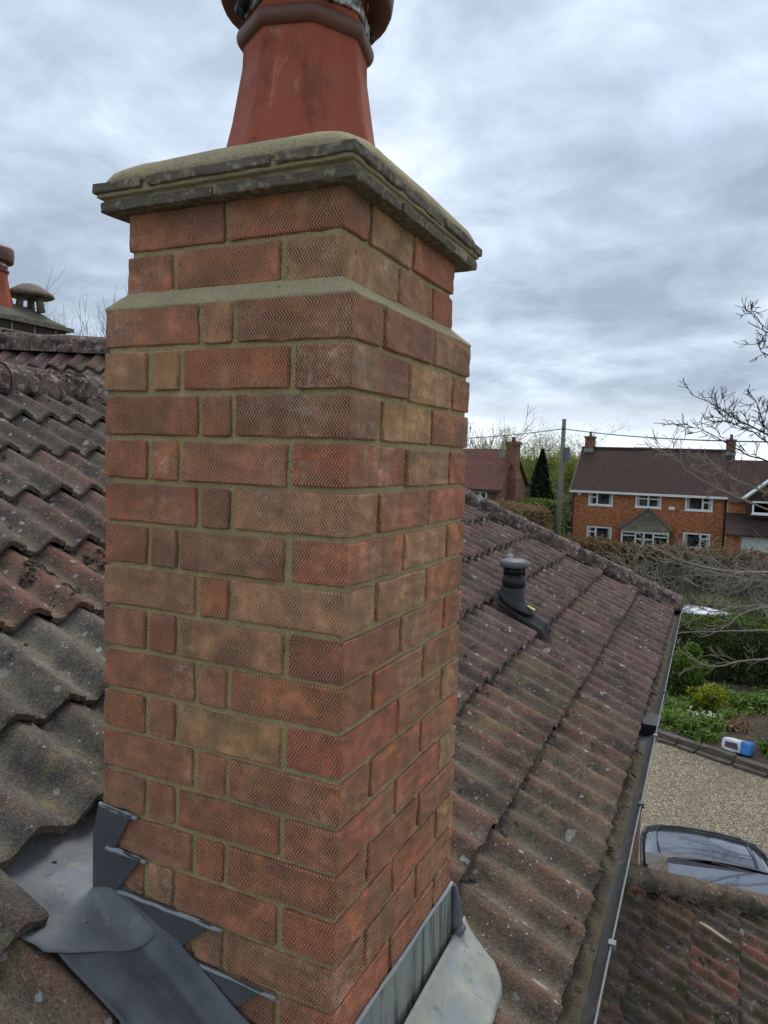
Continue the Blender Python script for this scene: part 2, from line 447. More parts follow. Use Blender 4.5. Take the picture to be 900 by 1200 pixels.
def m_farroof(c1, c2, c3):
    def f(t):
        p = t.pos(); x, y, z = t.xyz(p)
        b = t.node('ShaderNodeTexBrick')
        t.put(b.inputs['Vector'], t.comb(t.math('ADD', x, t.math('MULTIPLY', y, .03)), t.math('MULTIPLY', z, 1.5), 0.))
        for k, v in (('Scale', 1.), ('Mortar Size', .008), ('Brick Width', .17), ('Row Height', .11)): t.put(b.inputs[k], v)
        t.put(b.inputs['Color1'], c1); t.put(b.inputs['Color2'], c2); t.put(b.inputs['Mortar'], (.02, .015, .015))
        c = t.mix(t.ramp(t.noise(p, 1.1, 6, .7), [(.40, 0.), (.68, .8)]), b.outputs[0], c3)
        c = t.mix(t.ramp(t.noise(p, 5., 5, .75), [(.60, 0.), (.68, .45)]), c, (.17, .12, .10))
        return dict(c=c, r=.95, n=t.bump(t.math('ADD', b.outputs['Fac'], t.noise(p, 9, 4, .7)), .5, .03), **{'Specular IOR Level': .2})
    return f
mat('far_tiles', m_farroof((.085, .047, .038), (.060, .036, .032), (.045, .031, .029)))
mat('far_tiles_red', m_farroof((.20, .075, .05), (.12, .05, .04), (.08, .045, .04)))
mat('far_tiles_moss', m_farroof((.13, .11, .085), (.07, .06, .05), (.16, .145, .085)))
mat('upvc', color=(.80, .81, .82), rough=.35)
mat('pane', lambda t: dict(c=t.mix(t.ramp(t.noise(t.pos(), 2.3, 3, .6), [(.42, 0.), (.6, 1.)]), (.012, .014, .016), (.06, .07, .075)), r=.08), rough=.1)
mat('curtain', color=(.42, .40, .37), rough=.9)
mat('garage_white', lambda t: dict(c=t.mix(t.noise(t.pos(), 2, 4, .6), (.55, .56, .56), (.70, .71, .71)), r=.5))

def m_gravel(t):
    p = t.pos()
    v = t.node('ShaderNodeTexVoronoi'); t.put(v.inputs['Vector'], p); t.put(v.inputs['Scale'], 42.)
    vr = t.xyz(v.outputs['Color'])[0]
    c = t.ramp(vr, [(0., (.07, .052, .03)), (.3, (.20, .155, .092)), (.6, (.33, .265, .165)), (.85, (.46, .39, .265)), (1., (.58, .52, .41))])
    c = t.mix(t.ramp(v.outputs['Distance'], [(.35, 0.), (.62, .8)]), c, (.07, .055, .038))
    c = t.mix(t.ramp(t.noise(p, .75, 5, .65), [(.48, 0.), (.66, .45)]), c, (.13, .10, .065))
    return dict(c=c, r=.95, n=t.bump(v.outputs['Distance'], -1., .03))
mat('gravel', m_gravel)
def m_grass(t):
    p = t.pos()
    c = t.mix(t.noise(p, 3.5, 6, .7), (.06, .11, .018), (.15, .23, .045))
    return dict(c=c, r=1., n=t.bump(t.noise(p, 40, 5, .75), 1., .06))
mat('lawn', m_grass)
mat('field', lambda t: dict(c=t.mix(t.noise(t.pos(), .08, 6, .7), (.05, .085, .02), (.10, .13, .04)), r=1.))
mat('soil', lambda t: dict(c=t.mix(t.noise(t.pos(), 6, 6, .75), (.03, .022, .015), (.14, .105, .075)), r=1., n=t.bump(t.noise(t.pos(), 30, 6, .75), 1., .06)))
mat('kerb_stone', lambda t: dict(c=t.mix(t.noise(t.pos(), 7, 6, .7), (.05, .042, .034), (.20, .165, .125)), r=.95, n=t.bump(t.noise(t.pos(), 25, 6, .75), .9, .03)))

def leafmat(name, c1, c2, c3=None, rough=.6):
    def f(t):
        r = t.island()
        st = [(0., c1), (.6, c2), (1., c3 or c2)]
        c = t.ramp(r, st)
        c = t.mix(t.ramp(t.noise(t.pos(), 1.3, 3, .6), [(.35, .0), (.7, .45)]), c, t.mix(1, c, (.55, .6, .5), 'MULTIPLY'))
        tr = t.node('ShaderNodeBsdfTranslucent'); t.put(tr.inputs['Color'], t.mix(1, c, (1.25, 1.3, .9), 'MULTIPLY'))
        mx = t.node('ShaderNodeMixShader'); mx.inputs[0].default_value = .38
        t.l.new(t.n['Principled BSDF'].outputs[0], mx.inputs[1]); t.l.new(tr.outputs[0], mx.inputs[2])
        t.l.new(mx.outputs[0], t.n['Material Output'].inputs['Surface'])
        return dict(c=c, r=rough, **{'Specular IOR Level': .3})
    return mat(name, f)
leafmat('leaf_dark', (.012, .028, .008), (.03, .06, .014), (.07, .11, .025))
leafmat('leaf_hedge', (.030, .058, .012), (.085, .135, .026), (.20, .24, .05))
leafmat('leaf_green', (.05, .105, .016), (.12, .21, .032), (.22, .30, .06))
leafmat('leaf_shrub', (.035, .08, .012), (.10, .18, .025), (.22, .30, .05))
leafmat('leaf_yellow', (.16, .19, .02), (.33, .34, .035), (.50, .46, .05))
leafmat('leaf_willow', (.16, .20, .045), (.29, .32, .08), (.40, .41, .14))
leafmat('leaf_beech', (.11, .062, .035), (.22, .13, .072), (.32, .21, .13), .8)
leafmat('leaf_tan', (.16, .10, .055), (.25, .165, .095), (.33, .23, .14), .8)
leafmat('leaf_conifer', (.010, .022, .010), (.022, .042, .016), (.04, .065, .022))
leafmat('leaf_purple', (.055, .036, .034), (.095, .062, .055), (.14, .10, .08), .9)
leafmat('petal', (.55, .55, .50), (.72, .72, .68), (.8, .8, .75))
leafmat('leaf_far', (.03, .042, .02), (.06, .07, .035), (.10, .10, .055), .9)
def barkmat(name, a, b):
    mat(name, lambda t: dict(c=t.mix(t.noise(t.pos(), 9, 5, .7), a, b), r=.9))
barkmat('bark_pale', (.13, .108, .08), (.38, .33, .26))
barkmat('bark_dark', (.022, .018, .015), (.06, .05, .042))
barkmat('bark_mid', (.06, .048, .036), (.17, .14, .11))
barkmat('pole_wood', (.11, .095, .075), (.24, .21, .17))

# ------------------------------------------------------------------ ground
GZ = -6.5
def sheet(name, pts, z, m):
    return tag(add(name, [(x, y, z) for x, y in pts], [tuple(range(len(pts)))], MATS[m]), kind='structure')
sheet('ground', [(-900, -400), (900, -400), (900, 1500), (-900, 1500)], GZ - .03, 'field')
sheet('gravel_drive', [(-3, -6), (14, -6), (14, 13.0), (3.6, 15.2), (1.9, 15.95), (-.42, 16.95), (-3, 18.1)], GZ, 'gravel')
def bedfn(u, v):
    x = -3 + 9 * u; y0 = 16.72 - (x + .42) * .45; y = y0 + (24.5 - y0) * v
    return (x, y, GZ + .10 + .07 * fbm(x, y, 0, .9))
tag(grid('garden_soil', bedfn, 40, 36, MATS['soil']), kind='structure')
sheet('lawn', [(-6, 24.6), (16, 24.6), (16, 39.5), (-6, 39.5)], GZ + .01, 'lawn')

# ------------------------------------------------------------------ tiled roofs
TP = .153                  # one roll
TW = 2 * TP                # tile cover width
GAUGE = .327
TILT = .104
def ss(a, b, u):
    k = min(max((u - a) / (b - a), 0), 1); return k * k * (3 - 2 * k)
def hprof(u):
    u = u % 1.0
    if u < .24: return -.012 - .012 * ss(0, .24, u)
    if u < .62: return -.024 + .047 * ss(.24, .62, u)
    return .023 - .024 * ss(.62, 1.0, u)
US = [0, .10, .20, .28, .36, .44, .53, .62, .72, .82, .92, .999]
def make_tile_mesh(seed, chip=.003):
    R = random.Random(seed)
    ys = []; hs = []
    for k in range(2):
        for u in US: ys.append((k + u) * TP); hs.append(hprof(u))
    n = len(ys)
    rows = [(-.42, 0.), (-.20, 0.), (-.010, .0), (.0, -.005), (-.001, -.023), (-.10, -.023)]
    ph = R.uniform(0, 9)
    v = []; crest = []
    for ri, (x, dz) in enumerate(rows):
        for i in range(n):
            ex = R.uniform(-chip, chip) if ri in (2, 3, 4) else 0
            wob = .0016 * math.sin(ph + ys[i] * 20 + x * 7)
            v.append((x + ex, ys[i], hs[i] + dz + wob)); crest.append((hs[i] + .024) / .047)
    f = []
    for r in range(len(rows) - 1):
        for i in range(n - 1):
            a = r * n + i
            f.append((a, a + n, a + n + 1, a + 1))
    for r in (0, 1, 2, 3):                                   # side lip at the end of the last roll
        a = r * n + n - 1
    b0 = len(v)
    for r in range(3):
        x, dz = rows[r]
        v.append((x, ys[-1] + .0005, hs[-1] - .022)); crest.append(.3)
    for r in range(2):
        f.append((r * n + n - 1, (r + 1) * n + n - 1, b0 + r + 1, b0 + r))
    me = mesh('tile', v, f, True)
    at = me.attributes.new('crest', 'FLOAT', 'POINT')
    at.data.foreach_set('value', crest)
    # crisp front lip
    for p in me.polygons:
        if (n - 1) * 2 <= p.index < (n - 1) * 5: p.use_smooth = False
    me.update()
    return me
TILES = [make_tile_mesh(i) for i in range(7)]
for me_ in TILES: me_.materials.append(MATS['tile'])
TILES_M = []
for i in range(4):
    m_ = make_tile_mesh(50 + i, .006); m_.materials.append(MATS['tile_mossy']); TILES_M.append(m_)

class Frame:
    def __init__(s, O, pitch, rot):
        p, r = rad(pitch), rad(rot)
        Rz = Matrix.Rotation(r, 4, 'Z')
        S = Rz @ Vector((math.cos(p), 0, -math.sin(p))); Y = Rz @ Vector((0, 1, 0)); N = S.cross(Y)
        s.S, s.Y, s.N, s.O = S, Y, N, Vector(O)
        s.M = Matrix((S, Y, N)).transposed().to_4x4(); s.M.translation = s.O
    def P(s, a, y, n=0.): return s.O + s.S * a + s.Y * y + s.N * n

def tile_n(a, y, fronts, y0):
    """height of the tile surface above the roof plane"""
    best = 0
    for fr in fronts:
        if a <= fr + 1e-6: best = (a - fr) * TILT; break
    return best + hprof((y - y0) / TP)

def lay_tiles(fr, parent, fronts, y0, ya, yb, cuts, meshes, colfn, skip=None, basename='tile', shift=None):
    rnd = random.Random(11)
    k0 = int(math.floor((ya - y0) / TW)); k1 = int(math.ceil((yb - y0) / TW))
    for ri, fa in enumerate(fronts):
        for k in range(k0, k1):
            y = y0 + k * TW
            if skip and skip(fa, y): continue
            da, dn = shift(fa, y) if shift else (0., 0.)
            M = fr.M @ Matrix.Translation((fa + da + rnd.uniform(-.006, .006), y, dn + rnd.uniform(-.001, .005))) \
                @ Matrix.Rotation(-math.atan(TILT) + rnd.uniform(-.006, .006), 4, 'Y') @ Matrix.Rotation(rnd.uniform(-.006, .006), 4, 'Z')
            me = rnd.choice(meshes)
            need = False; out = False
            corners = [M @ Vector(c) for c in ((0, 0, 0), (0, TW, 0), (-.42, 0, 0), (-.42, TW, 0))]
            for (cp, cn) in cuts:
                dd = [(c - cp).dot(cn) for c in corners]
                if min(dd) > 0: out = True
                elif max(dd) > 0: need = True
            if out: continue
            if need:
                bm = bmesh.new(); bm.from_mesh(me)
                Mi = M.inverted()
                for (cp, cn) in cuts:
                    bmesh.ops.bisect_plane(bm, geom=bm.verts[:] + bm.edges[:] + bm.faces[:], plane_co=Mi @ cp,
                                           plane_no=(Mi.to_3x3() @ cn).normalized(), clear_outer=True)
                if not bm.faces: bm.free(); continue
                me2 = bpy.data.meshes.new('tile'); bm.to_mesh(me2); bm.free()
                me2.materials.append(me.materials[0]); me = me2
            o = link(basename, me, parent, None, M)
            o.color = (*colfn(fa, y, rnd), 1)

def half_round(name, P0, P1, rw, up, m, parent, seg=14, seed=0, drop=.5):
    """one half-round ridge or hip tile from P0 to P1"""
    P0, P1, up = Vector(P0), Vector(P1), Vector(up)
    d = (P1 - P0).normalized(); a = d.cross(up).normalized(); u = a.cross(d)
    R = random.Random(seed)
    v = []; f = []
    stations = [(0, 1.0), (.02, 1.03), (.06, 1.04), (.3, 1.), (.6, .985), (1.03, .965)]
    n = 12
    for (tt, k) in stations:
        for i in range(n + 1):
            an = math.pi * (i / n) 
            rr_ = rw * k * (1 + R.uniform(-.012, .012))
            h = math.sin(an) * rr_ * .92
            if i in (0, n): h -= drop * rw
            v.append(P0 + (P1 - P0) * tt + a * math.cos(an) * rr_ + u * h)
    for s_ in range(len(stations) - 1):
        for i in range(n):
            q = s_ * (n + 1) + i
            f.append((q, q + 1, q + n + 2, q + n + 1))
    f.append(tuple(range(n + 1)))
    f.append(tuple(reversed([(len(stations) - 1) * (n + 1) + i for i in range(n + 1)])))
    return add(name, v, f, m, parent, True)

_ico = None
def ico_pts():
    global _ico
    if _ico is None:
        bm = bmesh.new(); bmesh.ops.create_icosphere(bm, subdivisions=1, radius=1)
        _ico = ([v.co.copy() for v in bm.verts], [tuple(v.index for v in f.verts) for f in bm.faces]); bm.free()
    return _ico
def moss_mesh(name, spots, parent, m='moss'):
    """spots: (point, normal, size, flat)"""
    iv, jf = ico_pts(); mb = MB(); R = random.Random(3)
    spots2 = []
    for p, nrm, sz, fl in spots:
        o1 = nrm.orthogonal().normalized(); o2 = nrm.cross(o1)
        for q in range(R.choice((2, 3, 3, 4))):
            spots2.append((p + (o1 * R.gauss(0, .75) + o2 * R.gauss(0, .75)) * sz, nrm, sz * R.uniform(.35, .75), fl * R.uniform(.5, 1.)))
    for p, nrm, sz, fl in spots2:
        a = nrm.orthogonal().normalized(); b = nrm.cross(a)
        ang = R.uniform(0, 6.28); a, b = a * math.cos(ang) + b * math.sin(ang), b * math.cos(ang) - a * math.sin(ang)
        ex = R.uniform(.7, 1.5)
        v = []
        for q in iv:
            k = 1 + R.uniform(-.4, .4)
            v.append(p + (a * q.x * ex + b * q.y) * sz * k + nrm * q.z * sz * fl * k)
        mb.raw(v, jf)
    o = mb.build(name, MATS[m], parent, True)
    tag(o, kind='stuff')
    return o

MAIN = Frame((0, 0, -1.34), 28.0, 1.2)
FR = [.285 - GAUGE * k for k in range(10)]          # front edges of the courses, eaves first
RIDGE_S = -3.03
Y0 = -.088 - 8 * TW
def hip_y(s): return 5.82 + .55 * (s + .14)
hipA, hipB = MAIN.P(.27, hip_y(.27)), MAIN.P(RIDGE_S, hip_y(RIDGE_S))
hip_dir = (hipB - hipA).normalized()
hip_cut_n = MAIN.N.cross(hip_dir); 
if hip_cut_n.dot(MAIN.Y) < 0: hip_cut_n = -hip_cut_n

roof = empty('tiled_roof', MAIN.P(0, 2, 0), 'large brown concrete tiled roof with hip around the brick chimney', 'roof')
# boarding under the tiles: front slope, rear slope, hip end
rA, rB = MAIN.P(RIDGE_S, -3.2, -.06), MAIN.P(RIDGE_S, hip_y(RIDGE_S), -.06)
eA, eB = MAIN.P(.24, -3.2, -.06), MAIN.P(.24, hip_y(.24), -.06)
bx_ = Vector((-6.9, 0, 0))
add('roof_deck', [rA, rB, eB, eA, rA + Vector((-3.1, 0, -1.62)), rB + Vector((-3.1, 2.4, -1.75))],
    [(0, 3, 2, 1), (0, 1, 5, 4), (1, 2, 5)], MATS['felt'], roof)

def main_col(fa, y, R):
    j = R.uniform(.86, 1.14)
    if y < -.30 and fa > -.5: c = (.20, .145, .10)
    elif y < .75 and -1.15 < fa < -.6: c = (.135, .132, .112)
    elif y < .9 and -1.5 < fa < -1.2: c = (.185, .105, .078)
    elif fa < -1.5 and y < 2.6: c = R.choice([(.135, .100, .088), (.155, .105, .088), (.128, .108, .096)])
    elif fa > -.2 and y < 2.6: c = R.choice([(.165, .122, .085), (.172, .112, .08), (.150, .120, .088)])
    elif fa > -.5 and y < 2.2: c = R.choice([(.160, .112, .09), (.150, .10, .085)])
    else: c = R.choice([(.158, .112, .098), (.170, .114, .098), (.145, .110, .098)])
    return tuple(k * j * 1.02 for k in c)
def under_chimney(fa, y):
    return -.55 < fa < -.2 and -.12 < y and y + TW < .45
lay_tiles(MAIN, roof, FR, Y0, -1.35, 6.3, [(hipA, hip_cut_n)], TILES, main_col, under_chimney, shift=lambda fa, y: ((.115, .014) if y < -.2 and -.75 < fa < -.6 and y > -1 else (-.045, .0) if -.75 < fa < -.6 and y < .7 else (0., 0.)))

# hip tiles and ridge tiles, each with its mortar bed
N_h = 14
for i in range(N_h):
    a = .30 + (RIDGE_S - .30) * i / N_h; b = .30 + (RIDGE_S - .30) * (i + 1) / N_h
    half_round('hip_tile', MAIN.P(a, hip_y(a), .012 + random.uniform(-.006, .006)), MAIN.P(b, hip_y(b), .004), .100, (0, 0, 1), MATS['ridge_tile'], roof, seed=i)
for i in range(12):
    y = -2.0 + .44 * i
    half_round('ridge_tile', MAIN.P(RIDGE_S, y, -.022 + random.uniform(-.008, .008)), MAIN.P(RIDGE_S, y + .44, -.022), .105, (0, 0, 1), MATS['ridge_tile'], roof, seed=40 + i)

# moss, grit and lichen crumbs lodged along the course edges
spots = []
R = random.Random(5)
for fi, fa in enumerate(FR):
    for q in range(400):
        y = R.uniform(-.6, hip_y(fa) - .1)
        if -.05 < y < .58 and -.58 < fa < .02: continue
        far = y > 2
        u = ((y - Y0) / TP) % 1
        if not (.02 < u < .5) and R.random() < .65: continue
        nearl = fa < -1.5 and y < 2.6
        if fa < -.6 and y < .9 and fa > -1.2 and R.random() < .8: continue
        if R.random() < (.45 if nearl else .62): continue
        a = fa + R.uniform(.0, .035)
        n = tile_n(a, y, FR[::-1] if False else [f_ for f_ in FR], Y0)
        nn = [(f_ - a) for f_ in FR if f_ >= a]
        n = (-(min(nn)) * TILT if nn else 0) + hprof(u)
        spots.append((MAIN.P(a, y, n + .002), MAIN.N, R.uniform(.003, .0105) * (1.7 if R.random() < .08 else 1), R.uniform(.4, .8)))
for q in range(1100):
    y = R.uniform(-.5, 5.6); a = R.uniform(-3.1, .26)
    if y > hip_y(a) - .12 or (-.1 < y < .65 and -.65 < a < .2): continue
    nn = [(f_ - a) for f_ in FR if f_ >= a]
    n = (-(min(nn)) * TILT if nn else 0) + hprof((y - Y0) / TP)
    spots.append((MAIN.P(a, y, n), MAIN.N, R.uniform(.003, .008) * (2.0 if R.random() < .05 else 1), R.uniform(.25, .5)))
# a few big clumps on the red and grey tiles left of the chimney, and under the hip and ridge
for (a, y, s_) in [(-1.63 + .08, .60, .030), (-1.56, .66, .022), (-1.53, .55, .026), (-1.58, .88, .03), (-1.52, .93, .026), (-1.47, .97, .024), (-1.42, .62, .020), (-1.46, .72, .018), (-1.40, .92, .022)]:
    for q in range(12):
        aa = a + R.uniform(-.03, .03); yy = y + R.uniform(-.05, .05)
        nn = [(f_ - aa) for f_ in FR if f_ >= aa]
        spots.append((MAIN.P(aa, yy, -(min(nn)) * TILT + hprof((yy - Y0) / TP)), MAIN.N, s_ * R.uniform(.25, .6), .5))
for q in range(420):
    a = R.uniform(-3.1, .25); y = hip_y(a) - .10 - abs(R.gauss(0, .035))
    spots.append((MAIN.P(a, y, R.uniform(-.02, .015)), MAIN.N, R.uniform(.006, .018), .7))
for q in range(260):
    y = R.uniform(0, 3.6); a = RIDGE_S + .11 + abs(R.gauss(0, .03))
    spots.append((MAIN.P(a, y, R.uniform(-.03, .015)), MAIN.N, R.uniform(.006, .018), .7))
for q in range(900):
    a = R.uniform(-3.0, .25); an = R.uniform(.5, 2.6); hp = MAIN.P(a, hip_y(a), .008)
    sd_ = hip_dir.cross(Vector((0, 0, 1))).normalized()
    if fbm(a * 5, an * 2, 7.) < .05: continue
    spots.append((hp + sd_ * math.cos(an) * .10 + Vector((0, 0, math.sin(an) * .092)), (sd_ * math.cos(an) + Vector((0, 0, math.sin(an)))).normalized(), R.uniform(.004, .012), .5))
for q in range(900):
    y = R.uniform(.6, 3.4); an = R.uniform(.3, 2.2); hp = MAIN.P(RIDGE_S, y, -.02)
    if fbm(y * 6, an * 2, 3.) < .05: continue
    spots.append((hp + Vector((math.cos(an) * .105, 0, math.sin(an) * .097)), Vector((math.cos(an), 0, math.sin(an))), R.uniform(.004, .013), .5))
moss_mesh('moss', spots, roof)

# ------------------------------------------------------------------ house wall and fascia below the eaves
hw = empty('house_wall', (-.05, 2, GZ), 'brick wall and dark fascia of the house under the tiled eaves', 'wall')
MB().box(-6.2, -.02, -3.2, 5.55, GZ, -1.66).build('wall', MATS['house_brick_old'], hw)
fa0, fa1 = MAIN.P(.19, -3.2), MAIN.P(.19, 5.85)
add('fascia', [(fa0.x, fa0.y, -1.49), (fa1.x, fa1.y, -1.49), (fa1.x, fa1.y, -1.68), (fa0.x, fa0.y, -1.68), (fa0.x - .025, fa0.y, -1.49), (fa1.x - .025, fa1.y, -1.49), (fa1.x - .025, fa1.y, -1.68), (fa0.x - .025, fa0.y, -1.68)],
    [(0, 1, 2, 3), (7, 6, 5, 4), (0, 4, 5, 1), (3, 2, 6, 7), (0, 3, 7, 4), (1, 5, 6, 2)], MATS['fascia'], hw)
add('soffit', [(fa0.x - .03, fa0.y, -1.67), (fa1.x - .03, fa1.y, -1.67), (-.02, 5.56, -1.665), (-.02, -3.2, -1.665)], [(0, 1, 2, 3)], MATS['fascia'], hw)

# ------------------------------------------------------------------ gutter
gut = empty('gutter', MAIN.P(.3, 2, -.1), 'dark half-round plastic gutter with pale rim and silted channel along the eaves', 'gutter')
GR = .058
def gut_c(y): 
    p = MAIN.P(.0, y); return Vector((.252 - (y - .6) * math.tan(rad(1.35)), p.y, -1.497 + .004 * (y - 3)))
NY = 60
ys_ = [-1.4 + (6.05 + 1.4) * i / NY for i in range(NY + 1)]
v = []; f = []
for i, y in enumerate(ys_):
    c = gut_c(y)
    for k in range(13):
        an = math.pi + math.pi * k / 12
        v.append((c.x + GR * math.cos(an), y, c.z + GR * math.sin(an)))
    for k in range(13):
        an = 2 * math.pi - math.pi * k / 12
        v.append((c.x + (GR + .004) * math.cos(an), y, c.z + (GR + .004) * math.sin(an)))
for i in range(NY):
    for k in range(26):
        q = i * 26
        f.append((q + k, q + (k + 1) % 26, q + 26 + (k + 1) % 26, q + 26 + k))
chan = add('channel', v, f, MATS['gutter'], gut, True)
mb = MB(); mb.tube([(gut_c(y).x + GR + .002, y, gut_c(y).z + .001 + .0015 * math.sin(y * 9)) for y in ys_], .0032, 6); mb.build('rim', MATS['gutter_rim'], gut, True)
mb = MB(); c = gut_c(6.05); mb.rings([[(c.x + (GR + .006) * math.cos(math.pi + math.pi * k / 14), y, c.z + (GR + .006) * math.sin(math.pi + math.pi * k / 14)) for k in range(15)] for y in (6.03, 6.06)]); mb.build('end_cap', MATS['black_plastic'], gut)
def silt(u, w):
    y = -1.4 + 7.3 * u; c = gut_c(y); lev = -.038 + .016 * fbm(y * 2.2, w * .5, 3.) 
    near = max(0, 1 - abs(y - 2.85) / .35); lev -= .05 * near
    x = c.x - .052 + w * .074
    base = c.z - math.sqrt(max(GR ** 2 - (x - c.x) ** 2, 0))
    hh = c.z + lev + .012 * fbm(x * 30, y * 14, 1.) + .014 * (.5 - w) * 2
    return (x, y, max(hh, base - .004))
tag(grid('silt', silt, 320, 10, MATS['debris'], gut), kind='stuff')
for y in (-.9, .05, .98, 1.86, 2.62, 3.35, 4.2, 5.1):
    c = gut_c(y); mb = MB()
    mb.rings([[(c.x + (GR + .009) * math.cos(math.pi + math.pi * k / 12), yy, c.z + (GR + .009) * math.sin(math.pi + math.pi * k / 12)) for k in range(13)] +
              [(c.x + (GR + .005) * math.cos(2 * math.pi - math.pi * k / 12), yy, c.z + (GR + .005) * math.sin(2 * math.pi - math.pi * k / 12)) for k in range(13)] for yy in (y - .012, y + .012)])
    mb.box(c.x + GR - .006, c.x + GR + .013, y - .011, y + .011, c.z - .006, c.z + .010)
    mb.build('bracket', MATS['gutter_rim'] if y in (.98, 2.62) else MATS['gutter'], gut)
c = gut_c(2.86); mb = MB()
mb.rings([[(c.x + q * math.cos(math.pi + math.pi * k / 12), yy, c.z + q * math.sin(math.pi + math.pi * k / 12)) for k in range(13)] for yy, q in ((2.77, GR + .009), (2.78, GR + .011), (2.94, GR + .011), (2.95, GR + .009))])
mb.build('union_joint', MATS['black_plastic'], gut)
spots = []
for q in range(300):
    y = R.uniform(.4, 5.9); c = gut_c(y); x = c.x - R.uniform(-.01, .05)
    if abs(y - 2.85) < .3: continue
    spots.append((Vector((x, y, c.z - .018 + R.uniform(-.006, .01))), Vector((0, 0, 1)), R.uniform(.003, .0075), .6))
moss_mesh('gutter_moss', spots, gut)

# ------------------------------------------------------------------ chimney
CH = empty('chimney', (-.245, .27, -1.34), 'red rustic brick chimney stack with tile capping and lead flashing', 'chimney')
RED = (.41, .128, .074); BRN = (.375, .150, .088); DRK = (.275, .115, .084); TAN = (.45, .265, .145); PNK = (.44, .20, .126); ORG = (.435, .168, .088)
MEAN = (.43, .170, .092)
RED, BRN, DRK, TAN, PNK, ORG = [tuple((.82 * a + .18 * b) * k for a, b, k in zip(q, MEAN, (1.66, 1.48, 1.34))) for q in (RED, BRN, DRK, TAN, PNK, ORG)]
PAL = dict(r=RED, b=BRN, d=DRK, t=TAN, p=PNK, o=ORG)
bmeshes = {}
def brick(x0, x1, y0, y1, z0, z1, col, rnd, parent=CH):
    dx, dy, dz = round(x1 - x0, 4), round(y1 - y0, 4), round(z1 - z0, 4)
    key = (dx, dy, dz, rnd.randrange(3))
    if key not in bmeshes:
        me = bevel_box_mesh('brick', dx, dy, dz, .0022, 1, .0011, hash(key) % 1000, 4); me.materials.append(MATS['brick_rustic']); bmeshes[key] = me
    M = Matrix.Translation(((x0 + x1) / 2 + rnd.uniform(-.0012, .0012), (y0 + y1) / 2 + rnd.uniform(-.0012, .0012), (z0 + z1) / 2 + rnd.uniform(-.0012, .0012))) \
        @ Matrix.Rotation(rnd.uniform(-.006, .006), 4, 'Z') @ Matrix.Rotation(rnd.uniform(-.005, .005), 4, 'Y')
    o = link('brick', bmeshes[key], parent, None, M)
    j = rnd.uniform(.90, 1.10); c = PAL[col]
    o.color = (c[0] * j, c[1] * j * rnd.uniform(.94, 1.06), c[2] * j * rnd.uniform(.92, 1.08), 1)
CW, CD = .490, .537
# colours read left to right on the front face, then the right face (the corner brick belongs to both)
rows = [('btd', 'rdt'), ('ttrd', 'dto'), ('bbd', 'bto'), ('ropr', 'rto'), ('rpt', 'tbr'), ('bpdo', 'bto'), ('tot', 'rto'), ('rdtd', 'dor'),
        ('bpb', 'brb'), ('rotr', 'rot'), ('bob', 'trr'), ('rpbr', 'brt'), ('dob', 'trb'), ('btor', 'brt'), ('ddb', 'rbb'), ('bbdr', 'trr'), ('bbr', 'rrb'), ('brbr', 'rbr')]
rnd = random.Random(21)
any_c = 'rbbodrt'
for i, (fc, rc) in enumerate(rows):
    zt = -i * .075; zb = zt - .065
    if i % 2 == 0:
        brick(-.208, 0, 0, .103, zb, zt, fc[2], rnd)
        brick(-.2745, -.2195, 0, .103, zb, zt, fc[1], rnd)
        brick(-CW, -.287, 0, .103, zb, zt, fc[0], rnd)
        brick(-.103, 0, .117, .325, zb, zt, rc[1], rnd)
        brick(-.103, 0, .338, CD, zb, zt, rc[2], rnd)
        brick(-CW, -.387, .117, .325, zb, zt, rnd.choice(any_c), rnd)
        brick(-CW, -.387, .338, CD, zb, zt, rnd.choice(any_c), rnd)
        brick(-.240, -.114, .434, CD, zb, zt, rnd.choice(any_c), rnd)
        brick(-.376, -.251, .434, CD, zb, zt, rnd.choice(any_c), rnd)
    else:
        brick(-.098, 0, 0, .2104, zb, zt, fc[3], rnd)
        brick(-.316, -.111, 0, .103, zb, zt, fc[2], rnd)
        brick(-.382, -.327, 0, .103, zb, zt, fc[1], rnd)
        brick(-CW, -.395, 0, .2104, zb, zt, fc[0], rnd)
        brick(-.103, 0, .222, .4285, zb, zt, rc[1], rnd)
        brick(-.208, 0, .441, CD, zb, zt, rc[2], rnd)
        brick(-CW, -.387, .222, .4285, zb, zt, rnd.choice(any_c), rnd)
        brick(-CW, -.285, .441, CD, zb, zt, rnd.choice(any_c), rnd)
        brick(-.274, -.219, .441, CD, zb, zt, rnd.choice(any_c), rnd)
UX0, UX1, UY0, UY1 = -.467, -.036, .030, .515
z1b, z1t, z0b, z0t = .031, .095, .105, .168
brick(-.368, UX0, UY0, UY0 + .21, z1b, z1t, 'b', rnd) if False else None
# neck, lower course
brick(UX0, -.369, UY0, UY0 + .21, z1b, z1t, 'b', rnd); brick(-.355, -.150, UY0, UY0 + .103, z1b, z1t, 'b', rnd); brick(-.138, UX1, UY0, UY0 + .205, z1b, z1t, 't', rnd)
brick(UX1 - .103, UX1, UY0 + .217, .398, z1b, z1t, 't', rnd); brick(UX1 - .2, UX1, .410, UY1, z1b, z1t, 'r', rnd)
brick(UX0, UX0 + .103, .25, .40, z1b, z1t, 'b', rnd); brick(UX0, -.248, .412, UY1, z1b, z1t, 'b', rnd)
